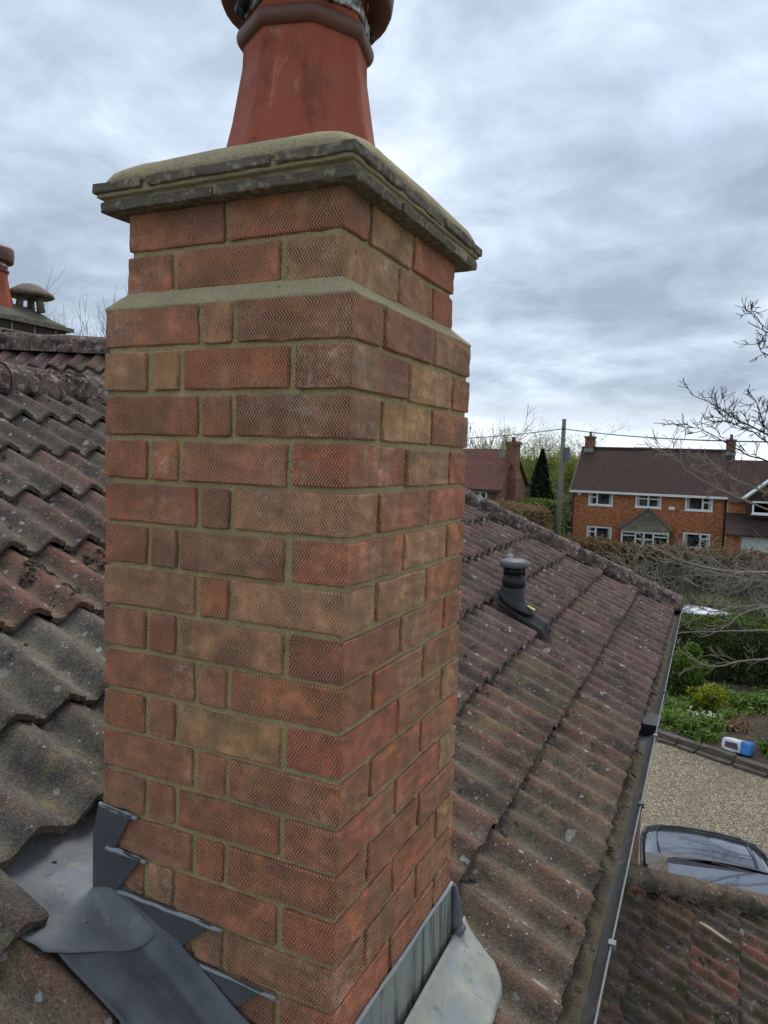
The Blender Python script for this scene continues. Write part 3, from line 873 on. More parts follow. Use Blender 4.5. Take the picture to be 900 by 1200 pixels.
# neck, upper course
brick(UX0, -.262, UY0, UY0 + .1, z0b, z0t, 'b', rnd); brick(-.252, UX1, UY0, UY0 + .085, z0b, z0t, 'r', rnd)
brick(UX1 - .103, UX1, UY0 + .097, .293, z0b, z0t, 't', rnd); brick(UX1 - .103, UX1, .305, UY1, z0b, z0t, 'r', rnd)
brick(UX0, UX0 + .103, .142, .32, z0b, z0t, 'b', rnd); brick(UX0, UX0 + .103, .332, UY1, z0b, z0t, 'b', rnd); brick(UX0 + .115, UX1 - .115, .412, UY1, z0b, z0t, 'b', rnd)
# mortar body, recessed behind the brick faces
JD = .0065
def rough_body(x0, x1, y0, y1, z0, z1, nz, amp, seed):
    rings = []
    for k in range(nz + 1):
        z = z0 + (z1 - z0) * k / nz; ring = []
        for (ax, ay, bx, by) in ((x0, y0, x1, y0), (x1, y0, x1, y1), (x1, y1, x0, y1), (x0, y1, x0, y0)):
            for q in range(40):
                u_ = q / 40; x = ax + (bx - ax) * u_; y = ay + (by - ay) * u_
                d = amp * fbm(x * 30, y * 30, z * 30 + seed)
                nx, ny = (by - ay), -(bx - ax); L = math.hypot(nx, ny)
                if q == 0: d = 0
                ring.append((x + nx / L * d, y + ny / L * d, z))
        rings.append(ring)
    return MB().rings(rings)
rough_body(-CW + JD, -JD, JD, CD - JD, -1.42, -.003, 90, .0022, 0).build('mortar', MATS['mortar'], CH, True)
rough_body(UX0 + JD, UX1 - JD, UY0 + JD, UY1 - JD, .0, .170, 14, .0022, 4).build('mortar', MATS['mortar'], CH, True)
# sloping mortar weathering between shaft and neck
rings = []
for (z, k) in ((-.014, .35), (-.0015, .02), (.0, 0.), (.0035, .02), (.016, .45), (.029, .92), (.034, 1.05)):
    x0 = -CW + (UX0 + CW) * k; x1 = UX1 * k; y0 = UY0 * k; y1 = CD + (UY1 - CD) * k; ring = []
    for (ax, ay, bx, by) in ((x0, y0, x1, y0), (x1, y0, x1, y1), (x1, y1, x0, y1), (x0, y1, x0, y0)):
        for q in range(24):
            u_ = q / 24; x = ax + (bx - ax) * u_; y = ay + (by - ay) * u_
            ring.append((x, y, z + (.0022 * fbm(x * 14, y * 14, 2.) if 0 < k < 1 else 0)))
    rings.append(ring)
MB().rings(rings, True, False).build('weathering', MATS['flaunching'], CH, True)

# tile creasing: two projecting courses bedded in mortar
def crease(x0, x1, y0, y1, z0, z1, seed):
    me = bevel_box_mesh('creasing_tile', x1 - x0, y1 - y0, z1 - z0, .003, 2, .0010, seed, 6)
    me.materials.append(MATS['creasing'])
    me.polygons.foreach_set('use_smooth', [False] * len(me.polygons))
    R_ = random.Random(seed)
    link('creasing_tile', me, CH, None, Matrix.Translation(((x0 + x1) / 2, (y0 + y1) / 2, (z0 + z1) / 2)) @ Matrix.Rotation(R_.uniform(-.006, .006), 4, 'X') @ Matrix.Rotation(R_.uniform(-.006, .006), 4, 'Y'))
ax0, ax1, ay0, ay1 = -.503, -.004, .000, .575
za, zb_ = .167, .184
crease(ax0, -.262, ay0, .17, za, zb_, 1); crease(-.256, ax1, ay0, .17, za, zb_, 2)
crease(-.17, ax1 + .002, .176, .375, za, zb_, 3); crease(-.17, ax1 - .003, .381, ay1, za, zb_, 4)
crease(ax0, -.33, .176, .375, za, zb_, 5); crease(ax0, -.33, .381, ay1, za, zb_, 6); crease(-.324, -.176, .42, ay1, za, zb_, 7)
rough_body(ax0 + .004, ax1 - .004, ay0 + .004, ay1 - .004, .170, .199, 8, .003, 8).build('mortar', MATS['flaunching'], CH, True)
bx0, bx1, by0, by1 = -.510, .003, -.012, .578
za, zb_ = .196, .212
crease(bx0, -.402, by0, .16, za, zb_, 11); crease(-.388, -.146, by0, .16, za, zb_, 12); crease(-.136, bx1, by0, .16, za, zb_, 13)
crease(-.17, bx1 - .002, .168, .345, za, zb_, 14); crease(-.17, bx1 + .002, .358, .52, za, zb_, 15); crease(-.17, bx1, .53, by1, za, zb_, 16)
crease(bx0, -.34, .168, .36, za, zb_, 17); crease(bx0, -.34, .37, by1, za, zb_, 18); crease(-.33, -.18, .42, by1, za, zb_, 19)
PX, PY = -.263, .275
rough_body(bx0 + .006, bx1 - .006, by0 + .006, by1 - .006, .190, .2135, 5, .003, 12).build('mortar', MATS['flaunching'], CH, True)
rings = []
def rrect(x0, x1, y0, y1, z, e, k, n=96):
    cx, cy = (x0 + x1) / 2, (y0 + y1) / 2; hx, hy = (x1 - x0) / 2, (y1 - y0) / 2; out = []
    for i in range(n):
        a = 2 * math.pi * i / n; c_, s_ = math.cos(a), math.sin(a)
        sx = math.copysign(abs(c_) ** (2 / e), c_) * hx + cx; sy = math.copysign(abs(s_) ** (2 / e), s_) * hy + cy
        qx = PX + .155 * c_; qy = PY + .155 * s_
        x = sx * (1 - k) + qx * k; y = sy * (1 - k) + qy * k
        out.append((x, y, z + .004 * fbm(x * 9, y * 9, z * 4)))
    return out
for (z, ins, e, k) in ((.207, .003, 16, 0), (.218, .003, 14, 0), (.230, .007, 11, 0), (.240, .018, 9, 0), (.249, .04, 8, 0), (.262, .06, 6, .3), (.280, .06, 5, .7), (.290, .06, 4, 1.)):
    rings.append(rrect(bx0 + ins, bx1 - ins, by0 + ins, by1 - ins, z, e, k))
MB().rings(rings).build('flaunching', MATS['flaunching'], CH, True)

# lead: stepped side flashing on the front face, saddle behind, apron on the eaves side
def roofz(x): return -1.34 - math.tan(rad(28)) * x
def lead_poly(name, pts, m, thick=.003, y=-.003):
    n = len(pts)
    v = [(x, y - thick, z) for x, z in pts] + [(x, y, z) for x, z in pts]
    f = [tuple(range(n)), tuple(range(2 * n - 1, n - 1, -1))] + [(i, n + i, n + (i + 1) % n, (i + 1) % n) for i in range(n)]
    return add(name, v, f, MATS[m], CH)
lead_poly('step_flashing', [(-.491, -.886), (-.414, -.893), (-.452, -.961), (-.391, -.967), (-.447, -1.040), (-.447, -1.13), (-.505, -1.10), (-.505, -.95)], 'lead_new', .003, -.0065)
lead_poly('step_flashing', [(-.450, -1.036), (-.236, -1.043), (-.316, -1.115), (-.127, -1.121), (-.206, -1.190), (.003, -1.196), (.003, -1.36), (-.47, -1.10)], 'lead_new')
def seal(pts, w=.0045):
    mb = MB(); P_ = []
    for i in range(len(pts) - 1):
        for k in range(8): P_.append(Vector(pts[i]).lerp(Vector(pts[i + 1]), k / 8))
    P_.append(Vector(pts[-1]))
    P_ = [p + Vector((0, random.uniform(-.001, .001), random.uniform(-.0015, .0015))) for p in P_]
    mb.tube(P_, [w * random.uniform(.75, 1.2) for _ in P_], 6); mb.build('pointing_sealant', MATS['sealant'], CH, True)
seal([(-.492, -.006, -.889), (-.405, -.004, -.897)]); seal([(-.472, -.009, -.964), (-.384, -.004, -.972)])
seal([(-.445, -.006, -1.041), (-.215, -.003, -1.048)]); seal([(-.314, -.006, -1.119), (-.105, -.003, -1.127)]); seal([(-.206, -.006, -1.192), (.0, -.003, -1.20)])
def crumple(a, y, s=1.): return .006 * s * fbm(a * 7, y * 7, 5.) + .003 * s * fbm(a * 22, y * 22, 1.)
def tsurf(a, y): return (a + .364 if a < -.364 else a + .037) * TILT + hprof((y - Y0) / TP)
def fl_n(a, y):
    q = min(max(-(y + .004) / .140, 0.), 1.)
    n = .028 + crumple(a, y, .8) + .010 * math.sin((y - Y0) / TP * 6.283 + 1.2) * q
    return max(n, tsurf(a, y) + .009)
def flange(u, w):
    a = -.53 + .66 * u
    q = w                                     # 0 at wall .. 1 at outer edge
    y = -.004 - q * .140 + .006 * math.sin(a * 9)
    n = fl_n(a, y)
    up = max(0, 1 - q / .22) ** 2 * .05
    p = MAIN.P(a, y, n)
    return (p.x, y, p.z + up)
grid('side_flashing', flange, 40, 18, MATS['lead_new'], CH, True, .003)
def saddle(u, w):
    y = -.146 + .85 * w
    k = max(0., min(1., (y + .146) / .146))
    a = -.80 + (.335 - .07 * (1 - k) ** 2 + .040 * k if y < 0 else .325) * u
    if y >= 0: a = -.80 + .36 * u
    n1 = -.050 + .060 * ss(-.73, -.60, a) + .032 * ss(-.60, -.50, a) + crumple(a, y, 1.5) * ss(-.72, -.66, a)
    n0 = tsurf(a, y) + .005 + .022 * ss(-.58, -.50, a)
    n = n0 + (n1 - n0) * ss(-.11, -.03, y)
    if y < .02:
        kk = ss(-.60, -.525, a); up = max(0, 1 + min(y, 0.) / .031) ** 2 * .028
        n = n * (1 - kk) + (fl_n(a, min(y, -.004)) + .006 + up) * kk
    p = MAIN.P(a, y, n)
    return (p.x, p.y, p.z)
grid('saddle_flashing', saddle, 26, 60, MATS['lead_mid'], CH, True, .003)
# apron upstand and skirt
def apron_up(u, w):
    y = -.01 + .548 * u; z = -1.186 - .165 * w
    return (.0045 + .004 * w + .0015 * fbm(y * 20, z * 20), y, z)
grid('apron_upstand', apron_up, 30, 8, MATS['lead_weathered'], CH, True)
seal([(.005, -.01, -1.186), (.005, .25, -1.187), (.005, .538, -1.184)], .004)
def apron_sk(u, w):
    yb = -.30 + .905 * u
    a = .004 + .150 * w
    if u > .93:                                # rounded outer corner
        k = (u - .93) / .07; a = .004 + (.150 - .045 * k * k) * w
    y = yb - .035 * w * (1 if u > .9 else .6)
    n = .030 + .006 * math.sin((y - Y0) / TP * 6.283 - .6) * w + crumple(a, y, 1.2) - .006 * w + .020 * (1 - w) ** 3
    p = MAIN.P(a * 1.0, y, n)
    return (p.x, p.y, p.z)
grid('apron_skirt', apron_sk, 60, 14, MATS['lead_skirt'], CH, True, .003)
mb = MB(); mb.tube([(.010, .541, -1.19), (.012, .545, -1.23), (.014, .549, -1.275), (.018, .552, -1.298)], [.005, .012, .016, .014], 8); mb.tube([(.014, .55, -1.292), (.028, .553, -1.303)], [.020, .015], 10)
mb.build('bossed_corner', MATS['lead_new'], CH, True)

# ------------------------------------------------------------------ chimney pots
def make_pot(cx, cy, base, a0, label, s=1., lump=True):
    p = empty('chimney_pot', (cx, cy, base), label, 'chimney pot')
    prof = [(.0, .190), (.03, .182), (.06, .173), (.09, .165), (.12, .157), (.16, .147), (.20, .1375), (.25, .129), (.30, .1205), (.345, .119)]
    def oct_ring(z, r, ch=.055):
        out = []
        for k in range(8):
            a = a0 + k * math.pi / 4
            for d in (-ch, -ch * .35, ch * .35, ch):
                rr_ = r * math.cos(math.pi / 8) / math.cos(math.pi / 8 - abs(d)) * (1 - .012 * (1 - abs(d) / ch))
                out.append((cx + s * rr_ * math.cos(a + d), cy + s * rr_ * math.sin(a + d), z))
        return out
    full = []
    for i in range(len(prof) - 1):
        for q in range(3):
            tt = q / 3; full.append((prof[i][0] + (prof[i + 1][0] - prof[i][0]) * tt, prof[i][1] + (prof[i + 1][1] - prof[i][1]) * tt))
    full.append(prof[-1])
    mb = MB(); mb.rings([oct_ring(base + z * s, r) for z, r in full], False, False)
    body = mb.build('body', MATS['terracotta'], p, False)
    # moulded band
    mb = MB(); rings = []
    for k in range(9):
        an = -math.pi / 2 + math.pi * k / 8
        rings.append(oct_ring(base + s * (.355 + .017 * math.sin(an)), .119 + .0135 * math.cos(an)))
    mb.rings(rings, False, False); mb.build('band', MATS['pot_band'], p, True)
    mb = MB(); mb.rings([oct_ring(base + s * z, r) for z, r in ((.365, .118), (.40, .1165), (.44, .1165), (.46, .118))], False, False); mb.build('neck', MATS['terracotta'], p)
    # overhanging crown
    mb = MB(); rings = [circ(cx, cy, base + s * z, s * r, 40) for z, r in ((.435, .116), (.428, .135), (.420, .150), (.421, .158), (.430, .162), (.47, .166), (.52, .166), (.535, .158), (.53, .130), (.44, .118))]
    mb.rings(rings, False, False); mb.build('crown', MATS['pot_band'], p, True)
    if lump:
        mb = MB(); rings = [oct_ring(base + s * z, r) for z, r in ((.386, .1195), (.387, .1225), (.407, .1225), (.408, .1195))]
        mb.rings(rings, False, False); st = mb.build('strap', MATS['strap'], p)
        for k in (0, 2, 4, 6):
            a = a0 + k * math.pi / 4 + .25
            x, y = cx + .125 * math.cos(a), cy + .125 * math.sin(a)
            mb = MB(); mb.tube([(x - .02 * math.sin(a), y + .02 * math.cos(a), base + .402), (x + .02 * math.sin(a), y - .02 * math.cos(a), base + .398)], .0105, 8)
            mb.tube([(x, y, base + .375), (x, y, base + .43)], .0055, 6)
            mb.build('clamp', MATS['black_plastic'], p, True)
    return p
POT_A = math.atan2(-.968 - PY, .517 - PX) + rad(5)
make_pot(PX, PY, .175, POT_A, 'red octagonal terracotta pot with white strap on the near chimney', 1.)

# ------------------------------------------------------------------ roof vent terminal
V = empty('roof_vent', (-.60, 3.09, -1.03), 'black plastic soil vent terminal with grey domed cap on the roof', 'vent')
vs, vy = -.55, 3.08
def vtail(u, w):
    a = vs - .14 + .36 * u; y = vy - .085 + .17 * w
    n = .020 + .75 * hprof((y - Y0) / TP) + .016 + .012 * (1 - u)
    if w in (0., 1.): n -= .02
    if u == 1.: n -= .018
    p = MAIN.P(a, y, n); return tuple(p)
grid('base_tile', vtail, 10, 20, MATS['black_plastic'], V, False, .004)
b0 = MAIN.P(vs - .03, vy, .03)
rings = []
for (h, r, off) in ((-.005, .098, .022), (.012, .095, .018), (.030, .084, .009), (.046, .071, .002), (.055, .064, 0.), (.13, .062, 0)):
    rings.append([(b0.x + off + r * math.cos(2 * math.pi * k / 28) * (1.1 if h < .06 else 1), b0.y + r * math.sin(2 * math.pi * k / 28), b0.z + h - (.5 * r * math.cos(2 * math.pi * k / 28) if h < .06 else 0)) for k in range(28)])
MB().rings(rings).build('hood', MATS['black_plastic'], V, True)
x, y, z = b0
MB().rings([circ(x, y, z + h, r, 28) for h, r in ((.10, .064), (.155, .066), (.156, .060), (.17, .059))]).build('collar', MATS['black_plastic'], V, True)
MB().rings([circ(x, y, z + h, r, 28) for h, r in ((.16, .046), (.24, .046))]).build('pipe', MATS['black_plastic'], V, True)
mb = MB()
for k in range(8):
    a = 2 * math.pi * k / 8; mb.tube([(x + .057 * math.cos(a), y + .057 * math.sin(a), z + .165), (x + .057 * math.cos(a), y + .057 * math.sin(a), z + .228)], .006, 6)
mb.rings([circ(x, y, z + h, r, 28) for h, r in ((.185, .058), (.200, .058))]); mb.build('cage', MATS['black_plastic'], V, True)
MB().rings([circ(x, y, z + h, r, 32) for h, r in ((.217, .062), (.213, .078), (.218, .083), (.234, .083), (.247, .077), (.255, .058), (.258, .03), (.259, .004))]).build('cap', MATS['cap_grey'], V, True)
mb = MB(); pp = b0 + Vector((.085, -.028, .006)); mb.raw([pp, pp + Vector((.05, -.005, -.022)), pp + Vector((.045, .030, -.020)), pp + Vector((.012, .022, -.002))], [(0, 1, 2, 3)])
o = mb.build('yellow_sticker', mat('sticker', color=(.42, .42, .05), rough=.6), V)

# ------------------------------------------------------------------ lower lean-to roof
LOW = Frame((.07, 0, -3.08), 26.6, 0.)
low = empty('lean_to_roof', (.6, 3.4, -3.3), 'dark mossy tiled lean-to roof below the gutter', 'roof')
def lhip_y(x): return 4.23 + (x - .07)
hA = Vector((-.03, lhip_y(-.03), 0)); hB = Vector((2.0, lhip_y(2.0), 0))
def lz(x): return -3.08 - .5 * (x - .07)
cutn = Vector((-1, 1, 0)).normalized()
LF = [2.08 - .33 * k for k in range(7)]
def low_col(fa, y, R):
    j = R.uniform(.8, 1.25); c = R.choice([(.115, .068, .055), (.10, .06, .05), (.165, .072, .05), (.085, .06, .05)])
    return tuple(k * j for k in c)
lay_tiles(LOW, low, LF, .045, .0, 6.6, [(Vector((.07, 4.23, -3.08)), cutn)], TILES_M, low_col)
d0 = .05
add('roof_deck', [(-.03, -.3, lz(-.03) - d0), (1.9, -.3, lz(1.9) - d0), (1.9, lhip_y(1.9), lz(1.9) - d0), (-.03, lhip_y(-.03), lz(-.03) - d0), (-.03, lhip_y(1.9), lz(1.9) - d0)],
    [(0, 1, 2, 3), (3, 2, 4)], MATS['felt'], low)
MB().box(-.03, 1.68, 0., lhip_y(1.9) - .22, GZ, lz(1.68) - .07).build('wall', MATS['house_brick_old'], low)
for i in range(7):
    xa, xb = 2.0 - .31 * i, 2.0 - .31 * (i + 1)
    half_round('hip_tile', (xa, lhip_y(xa), lz(xa) + .005), (xb, lhip_y(xb), lz(xb)), .088, (0, 0, 1), MATS['tile_mossy'], low, seed=90 + i).color = (.13, .062, .046, 1)
spots = []
for q in range(3000):
    x = R.uniform(0., 1.7); y = R.uniform(1.0, lhip_y(x) + .05)
    s_ = (x - .07) / LOW.S.x
    nn = [(f_ - s_) for f_ in LF if f_ >= s_]
    if not nn: continue
    u = ((y - .045) / TP) % 1
    if fbm(x * 3, y * 3, 0.) < .02 and R.random() < .8: continue
    if .5 < u < .85 and R.random() < .5: continue
    n = -(min(nn)) * TILT + hprof(u)
    spots.append((LOW.P(s_, y, n), LOW.N, R.uniform(.004, .015), R.uniform(.35, .7)))
for q in range(200):
    x = R.uniform(0., 1.9); y = lhip_y(x) - .13 - abs(R.gauss(0, .05))
    spots.append((Vector((x, y, lz(x) + R.uniform(-.01, .03))), LOW.N, R.uniform(.005, .018), .6))
moss_mesh('moss', spots, low)
st0, st1 = Vector((.495, 4.15, -3.225)), Vector((.69, 4.185, -3.325))
mb = MB(); mb.tube([st0, st0.lerp(st1, .3) + Vector((0, .002, .003)), st0.lerp(st1, .7), st1], [.008, .010, .010, .007], 8)
tag(mb.build('stick', MATS['wood_stick'], None, True), 'short pale wooden stick lying on the mossy lean-to roof', 'stick')

# ------------------------------------------------------------------ neighbouring roof, chimney and cowl at upper left
nr = empty('neighbour_roof', (-5.2, 3.6, .3), 'orange-brown tiled roof slope behind the main ridge at far left', 'roof')
dv_ = Vector((.79, .38, -.012)).normalized()
q0 = Vector((-4.73, 3.50, .60))
NB = Frame(q0, 35., 0)
S_ = Vector((dv_.y, -dv_.x, 0)).normalized()
NB.Y = dv_; NB.S = (S_ * math.cos(rad(34)) + Vector((0, 0, -1)) * math.sin(rad(34))).normalized(); NB.N = NB.S.cross(NB.Y).normalized()
NB.M = Matrix((NB.S, NB.Y, NB.N)).transposed().to_4x4(); NB.M.translation = NB.O
lay_tiles(NB, nr, [.33, .66, .99], 0., -1.6, 1.6, [], TILES, lambda fa, y, R: tuple(k * R.uniform(.85, 1.2) for k in (.15, .095, .075)))
for i in range(8):
    y = -1.75 + .45 * i
    half_round('ridge_tile', NB.P(-.02, y, .0), NB.P(-.02, y + .45, 0), .11, (0, 0, 1), MATS['ridge_tile'], nr, seed=70 + i)
add('roof_deck', [NB.P(-.02, -1.8, -.06), NB.P(-.02, 1.7, -.06), NB.P(1.4, 1.7, -.06), NB.P(1.4, -1.8, -.06), NB.P(-.02, -1.8, -.06) - S_ * 1.5 + Vector((0, 0, -1)), NB.P(-.02, 1.7, -.06) - S_ * 1.5 + Vector((0, 0, -1))], [(0, 1, 2, 3), (0, 4, 5, 1)], MATS['felt'], nr)

mat('soot_brick', lambda t: dict(c=t.mix(t.noise(t.pos(), 12, 5, .7), (.022, .017, .016), (.085, .055, .05)), r=.95, n=t.bump(t.noise(t.pos(), 60, 5, .7), .7, .006)))
mat('old_flaunch', lambda t: dict(c=t.mix(t.noise(t.pos(), 9, 6, .7), (.05, .044, .034), (.17, .15, .105)), r=.95, n=t.bump(t.noise(t.pos(), 40, 6, .75), .9, .012)))
mat('pale_mortar', lambda t: dict(c=t.mix(t.noise(t.pos(), 14, 5, .7), (.30, .25, .14), (.48, .41, .24)), r=.95))
c2 = empty('chimney', (-5.6, 3.9, .3), 'old soot-dark brick chimney with pale mortar and domed top at left edge', 'chimney')
# body corner nearest the camera side: the face turned to +X carries the visible bricks
cx1, cy1 = -5.30, 4.14
z_t = .86
MB().box(cx1 - .52, cx1 - .006, cy1 - 1.24, cy1 - .006, -.2, z_t - .005).build('mortar', MATS['pale_mortar'], c2)
rnd2 = random.Random(4)
def sbrick(x0, x1, y0, y1, z0, z1):
    me = bevel_box_mesh('brick', x1 - x0, y1 - y0, z1 - z0, .004, 2, .001, rnd2.randrange(999)); me.materials.append(MATS['soot_brick'])
    link('brick', me, c2, None, Matrix.Translation(((x0 + x1) / 2, (y0 + y1) / 2, (z0 + z1) / 2)))
for r_ in range(9):
    z1_ = z_t - .085 * r_; z0_ = z1_ - .070
    off = (.102, .215)[r_ % 2]; y = cy1
    first = True
    while y > cy1 - 1.2:
        L = off if first else .215
        sbrick(cx1 - .1, cx1, max(y - L, cy1 - 1.24), y, z0_, z1_); y -= L + .018; first = False
    sbrick(cx1 - .52, cx1 - .115, cy1 - .1, cy1, z0_, z1_)
    sbrick(cx1 - .52, cx1 - .115, cy1 - 1.24, cy1 - 1.14, z0_, z1_)
MB().box(cx1 - .56, cx1 + .05, cy1 - 1.3, cy1 + .05, z_t, z_t + .035).build('slab', MATS['creasing'], c2)
rings = []
for (z, ins) in ((z_t + .03, .02), (z_t + .06, .04), (z_t + .10, .10), (z_t + .15, .17), (z_t + .19, .23), (z_t + .20, .27)):
    x0, x1, y0, y1 = cx1 - .54 + ins, cx1 + .03 - ins, cy1 - 1.28 + ins * 1.2, cy1 + .03 - ins * 1.2
    ring = []
    for (ax, ay, bx, by) in ((x0, y0, x1, y0), (x1, y0, x1, y1), (x1, y1, x0, y1), (x0, y1, x0, y0)):
        for q in range(8):
            u_ = q / 8; ring.append((ax + (bx - ax) * u_, ay + (by - ay) * u_, z + random.uniform(-.006, .006)))
    rings.append(ring)
MB().rings(rings).build('flaunching', MATS['old_flaunch'], c2, True)
make_pot(cx1 - .30, cy1 - .555, z_t + .07, .2, 'red terracotta pot on the soot-dark chimney at the left edge', 1.12, True)
k2 = empty('chimney_cowl', (cx1 - .24, cy1 - .22, z_t + .1), 'squat grey mushroom-shaped cowl on the old dark chimney', 'cowl')
kx, ky, kz = cx1 - .24, cy1 - .20, z_t + .16
for a in (0.3, 2.4, 4.5):
    mb = MB(); mb.tube([(kx + .11 * math.cos(a), ky + .11 * math.sin(a), kz), (kx + .085 * math.cos(a), ky + .085 * math.sin(a), kz + .17)], [.038, .030], 8); mb.build('leg', MATS['creasing'], k2, True)
MB().rings([circ(kx, ky, kz + h, r, 20) for h, r in ((.145, .12), (.135, .19), (.15, .215), (.175, .20), (.215, .14), (.25, .08), (.265, .02))]).build('hood', MATS['creasing'], k2, True)

# ------------------------------------------------------------------ trees and plants
def leaf_cards(pts, size, seed=0, aspect=.55, normal=None, spread=1.):
    """little bent quads (two triangles each) at points"""
    g = np.random.default_rng(seed); n = len(pts); pts = np.asarray(pts, float)
    d = g.normal(size=(n, 3)); 
    if normal is not None: d = d * spread + np.asarray(normal)
    d /= np.linalg.norm(d, axis=1)[:, None]
    a = np.cross(d, g.normal(size=(n, 3))); a /= np.linalg.norm(a, axis=1)[:, None]
    b = np.cross(d, a)
    s = (size * g.uniform(.6, 1.35, n))[:, None]
    v = np.stack([pts - a * s, pts + b * s * aspect + d * s * .15, pts + a * s, pts - b * s * aspect + d * s * .15], 1).reshape(-1, 3)
    f = np.arange(4 * n).reshape(-1, 4)
    return v, f
def np_mesh(name, v, f, m, parent=None, smooth=False):
    me = bpy.data.meshes.new(name)
    v = np.asarray(v, np.float32); f = np.asarray(f, np.int32)
    me.vertices.add(len(v)); me.vertices.foreach_set('co', v.ravel())
    me.loops.add(f.size); me.loops.foreach_set('vertex_index', f.ravel())
    me.polygons.add(len(f)); me.polygons.foreach_set('loop_start', np.arange(0, f.size, f.shape[1], dtype=np.int32)); me.polygons.foreach_set('loop_total', np.full(len(f), f.shape[1], np.int32))
    me.update(calc_edges=True); me.validate()
    return link(name, me, parent, m)

def grow(mb, p, d, L, r, depth, R, bend=.25, up=.08, nchild=3, spread=.7, ratio=.68, minr=.003, n=5, tips=None, kid_from=.35):
    pts = [Vector(p)]; rads = [r]; d = Vector(d).normalized(); segs = 5
    for i in range(segs):
        d = (d + Vector((R.gauss(0, bend), R.gauss(0, bend), R.gauss(0, bend) + up)) * .5).normalized()
        pts.append(pts[-1] + d * L / segs); rads.append(max(r * (1 - .62 * (i + 1) / segs), minr))
    mb.tube(pts, rads, n, False)
    if tips is not None: tips.append(pts[-1])
    if depth > 0:
        for k in range(nchild):
            tt = R.uniform(kid_from, 1.0) * segs; i = min(int(tt), segs - 1); q = pts[i].lerp(pts[i + 1], tt - i)
            ax = Vector((R.gauss(0, 1), R.gauss(0, 1), R.gauss(0, 1))); dd = (pts[i + 1] - pts[i]).normalized()
            ax = (ax - dd * ax.dot(dd)).normalized()
            nd = (dd + ax * spread * R.uniform(.6, 1.3)).normalized()
            grow(mb, q, nd, L * ratio * R.uniform(.7, 1.15), max(rads[i] * .62, minr), depth - 1, R, bend, up, nchild, spread, ratio, minr, max(3, n - 1), tips, .2)
    return pts

def branch_tree(name, base, h, r, label, bark, R, leaf=None, leaf_size=.1, per_tip=6, leaf_spread=.4, depth=4, nchild=4, up=.10, spread=.75, group=None, minr=.012, trunk=.3, ratio=.66):
    T = empty(name, base, label, 'tree', group)
    mb = MB(); b = Vector(base); top = b + Vector((R.uniform(-.03, .03) * h, R.uniform(-.03, .03) * h, h * trunk))
    mb.tube([b, b.lerp(top, .5) + Vector((R.gauss(0, .02 * h), 0, 0)), top], [r, r * .85, r * .7], 8)
    mb.build('trunk', MATS[bark], T, True)
    mb = MB(); tips = []
    for k in range(nchild + 2):
        a = 2 * math.pi * k / (nchild + 2) + R.uniform(-.4, .4)
        grow(mb, b.lerp(top, R.uniform(.75, 1.)), (math.cos(a) * .7, math.sin(a) * .7, R.uniform(.7, 1.5)), h * .36 * R.uniform(.8, 1.15), r * .5, depth - 1, R, .2, up, nchild, spread, ratio, minr, 5, tips)
    mb.build('branches', MATS[bark], T, True)
    if leaf:
        g = np.random.default_rng(R.randrange(9999)); tp = np.array([tuple(q) for q in tips])
        pts = np.repeat(tp, per_tip, 0) + g.normal(size=(len(tp) * per_tip, 3)) * leaf_spread
        v, f = leaf_cards(pts, leaf_size, R.randrange(9999)); np_mesh('crown', v, f, MATS[leaf], T)
    return T

def lump_points(g, n, cx, cy, cz, rx, ry, rz, nl=24, shell=.55):
    """leaf positions on a set of lobes spread over an ellipsoid"""
    d = g.normal(size=(nl, 3)); d /= np.linalg.norm(d, axis=1)[:, None]
    lc = d * g.uniform(.35, .8, nl)[:, None]; lr = g.uniform(.22, .42, nl)
    k = g.integers(0, nl, n); e = g.normal(size=(n, 3)); e /= np.linalg.norm(e, axis=1)[:, None]
    p = lc[k] + e * (lr[k] * g.uniform(shell, 1.0, n) ** .5)[:, None]
    return p * np.array([rx, ry, rz]) + np.array([cx, cy, cz])

def shrub(name, base, rx, ry, h, n, leaf, size, label, cat='shrub', seed=0, group=None, nl=24):
    T = empty(name, base, label, cat, group); g = np.random.default_rng(seed); R_ = random.Random(seed)
    mb = MB(); b = Vector(base)
    for k in range(6):
        a = R_.uniform(0, 6.28); mb.tube([b, b + Vector((math.cos(a) * rx * .3, math.sin(a) * ry * .3, h * .4)), b + Vector((math.cos(a) * rx * .5, math.sin(a) * ry * .5, h * .75))], [.03, .02, .008], 5)
    mb.build('stem', MATS['bark_mid'], T, True)
    p = lump_points(g, n, base[0], base[1], base[2] + h * .45, rx, ry, h * .55, nl)
    k_ = g.uniform(size=len(p)) < .25; p[k_, 2] = base[2] + (p[k_, 2] - base[2]) * .45
    p = p[p[:, 2] > base[2] + .01]
    v, f = leaf_cards(p, size, seed + 1); np_mesh('foliage', v, f, MATS[leaf], T)
    return T

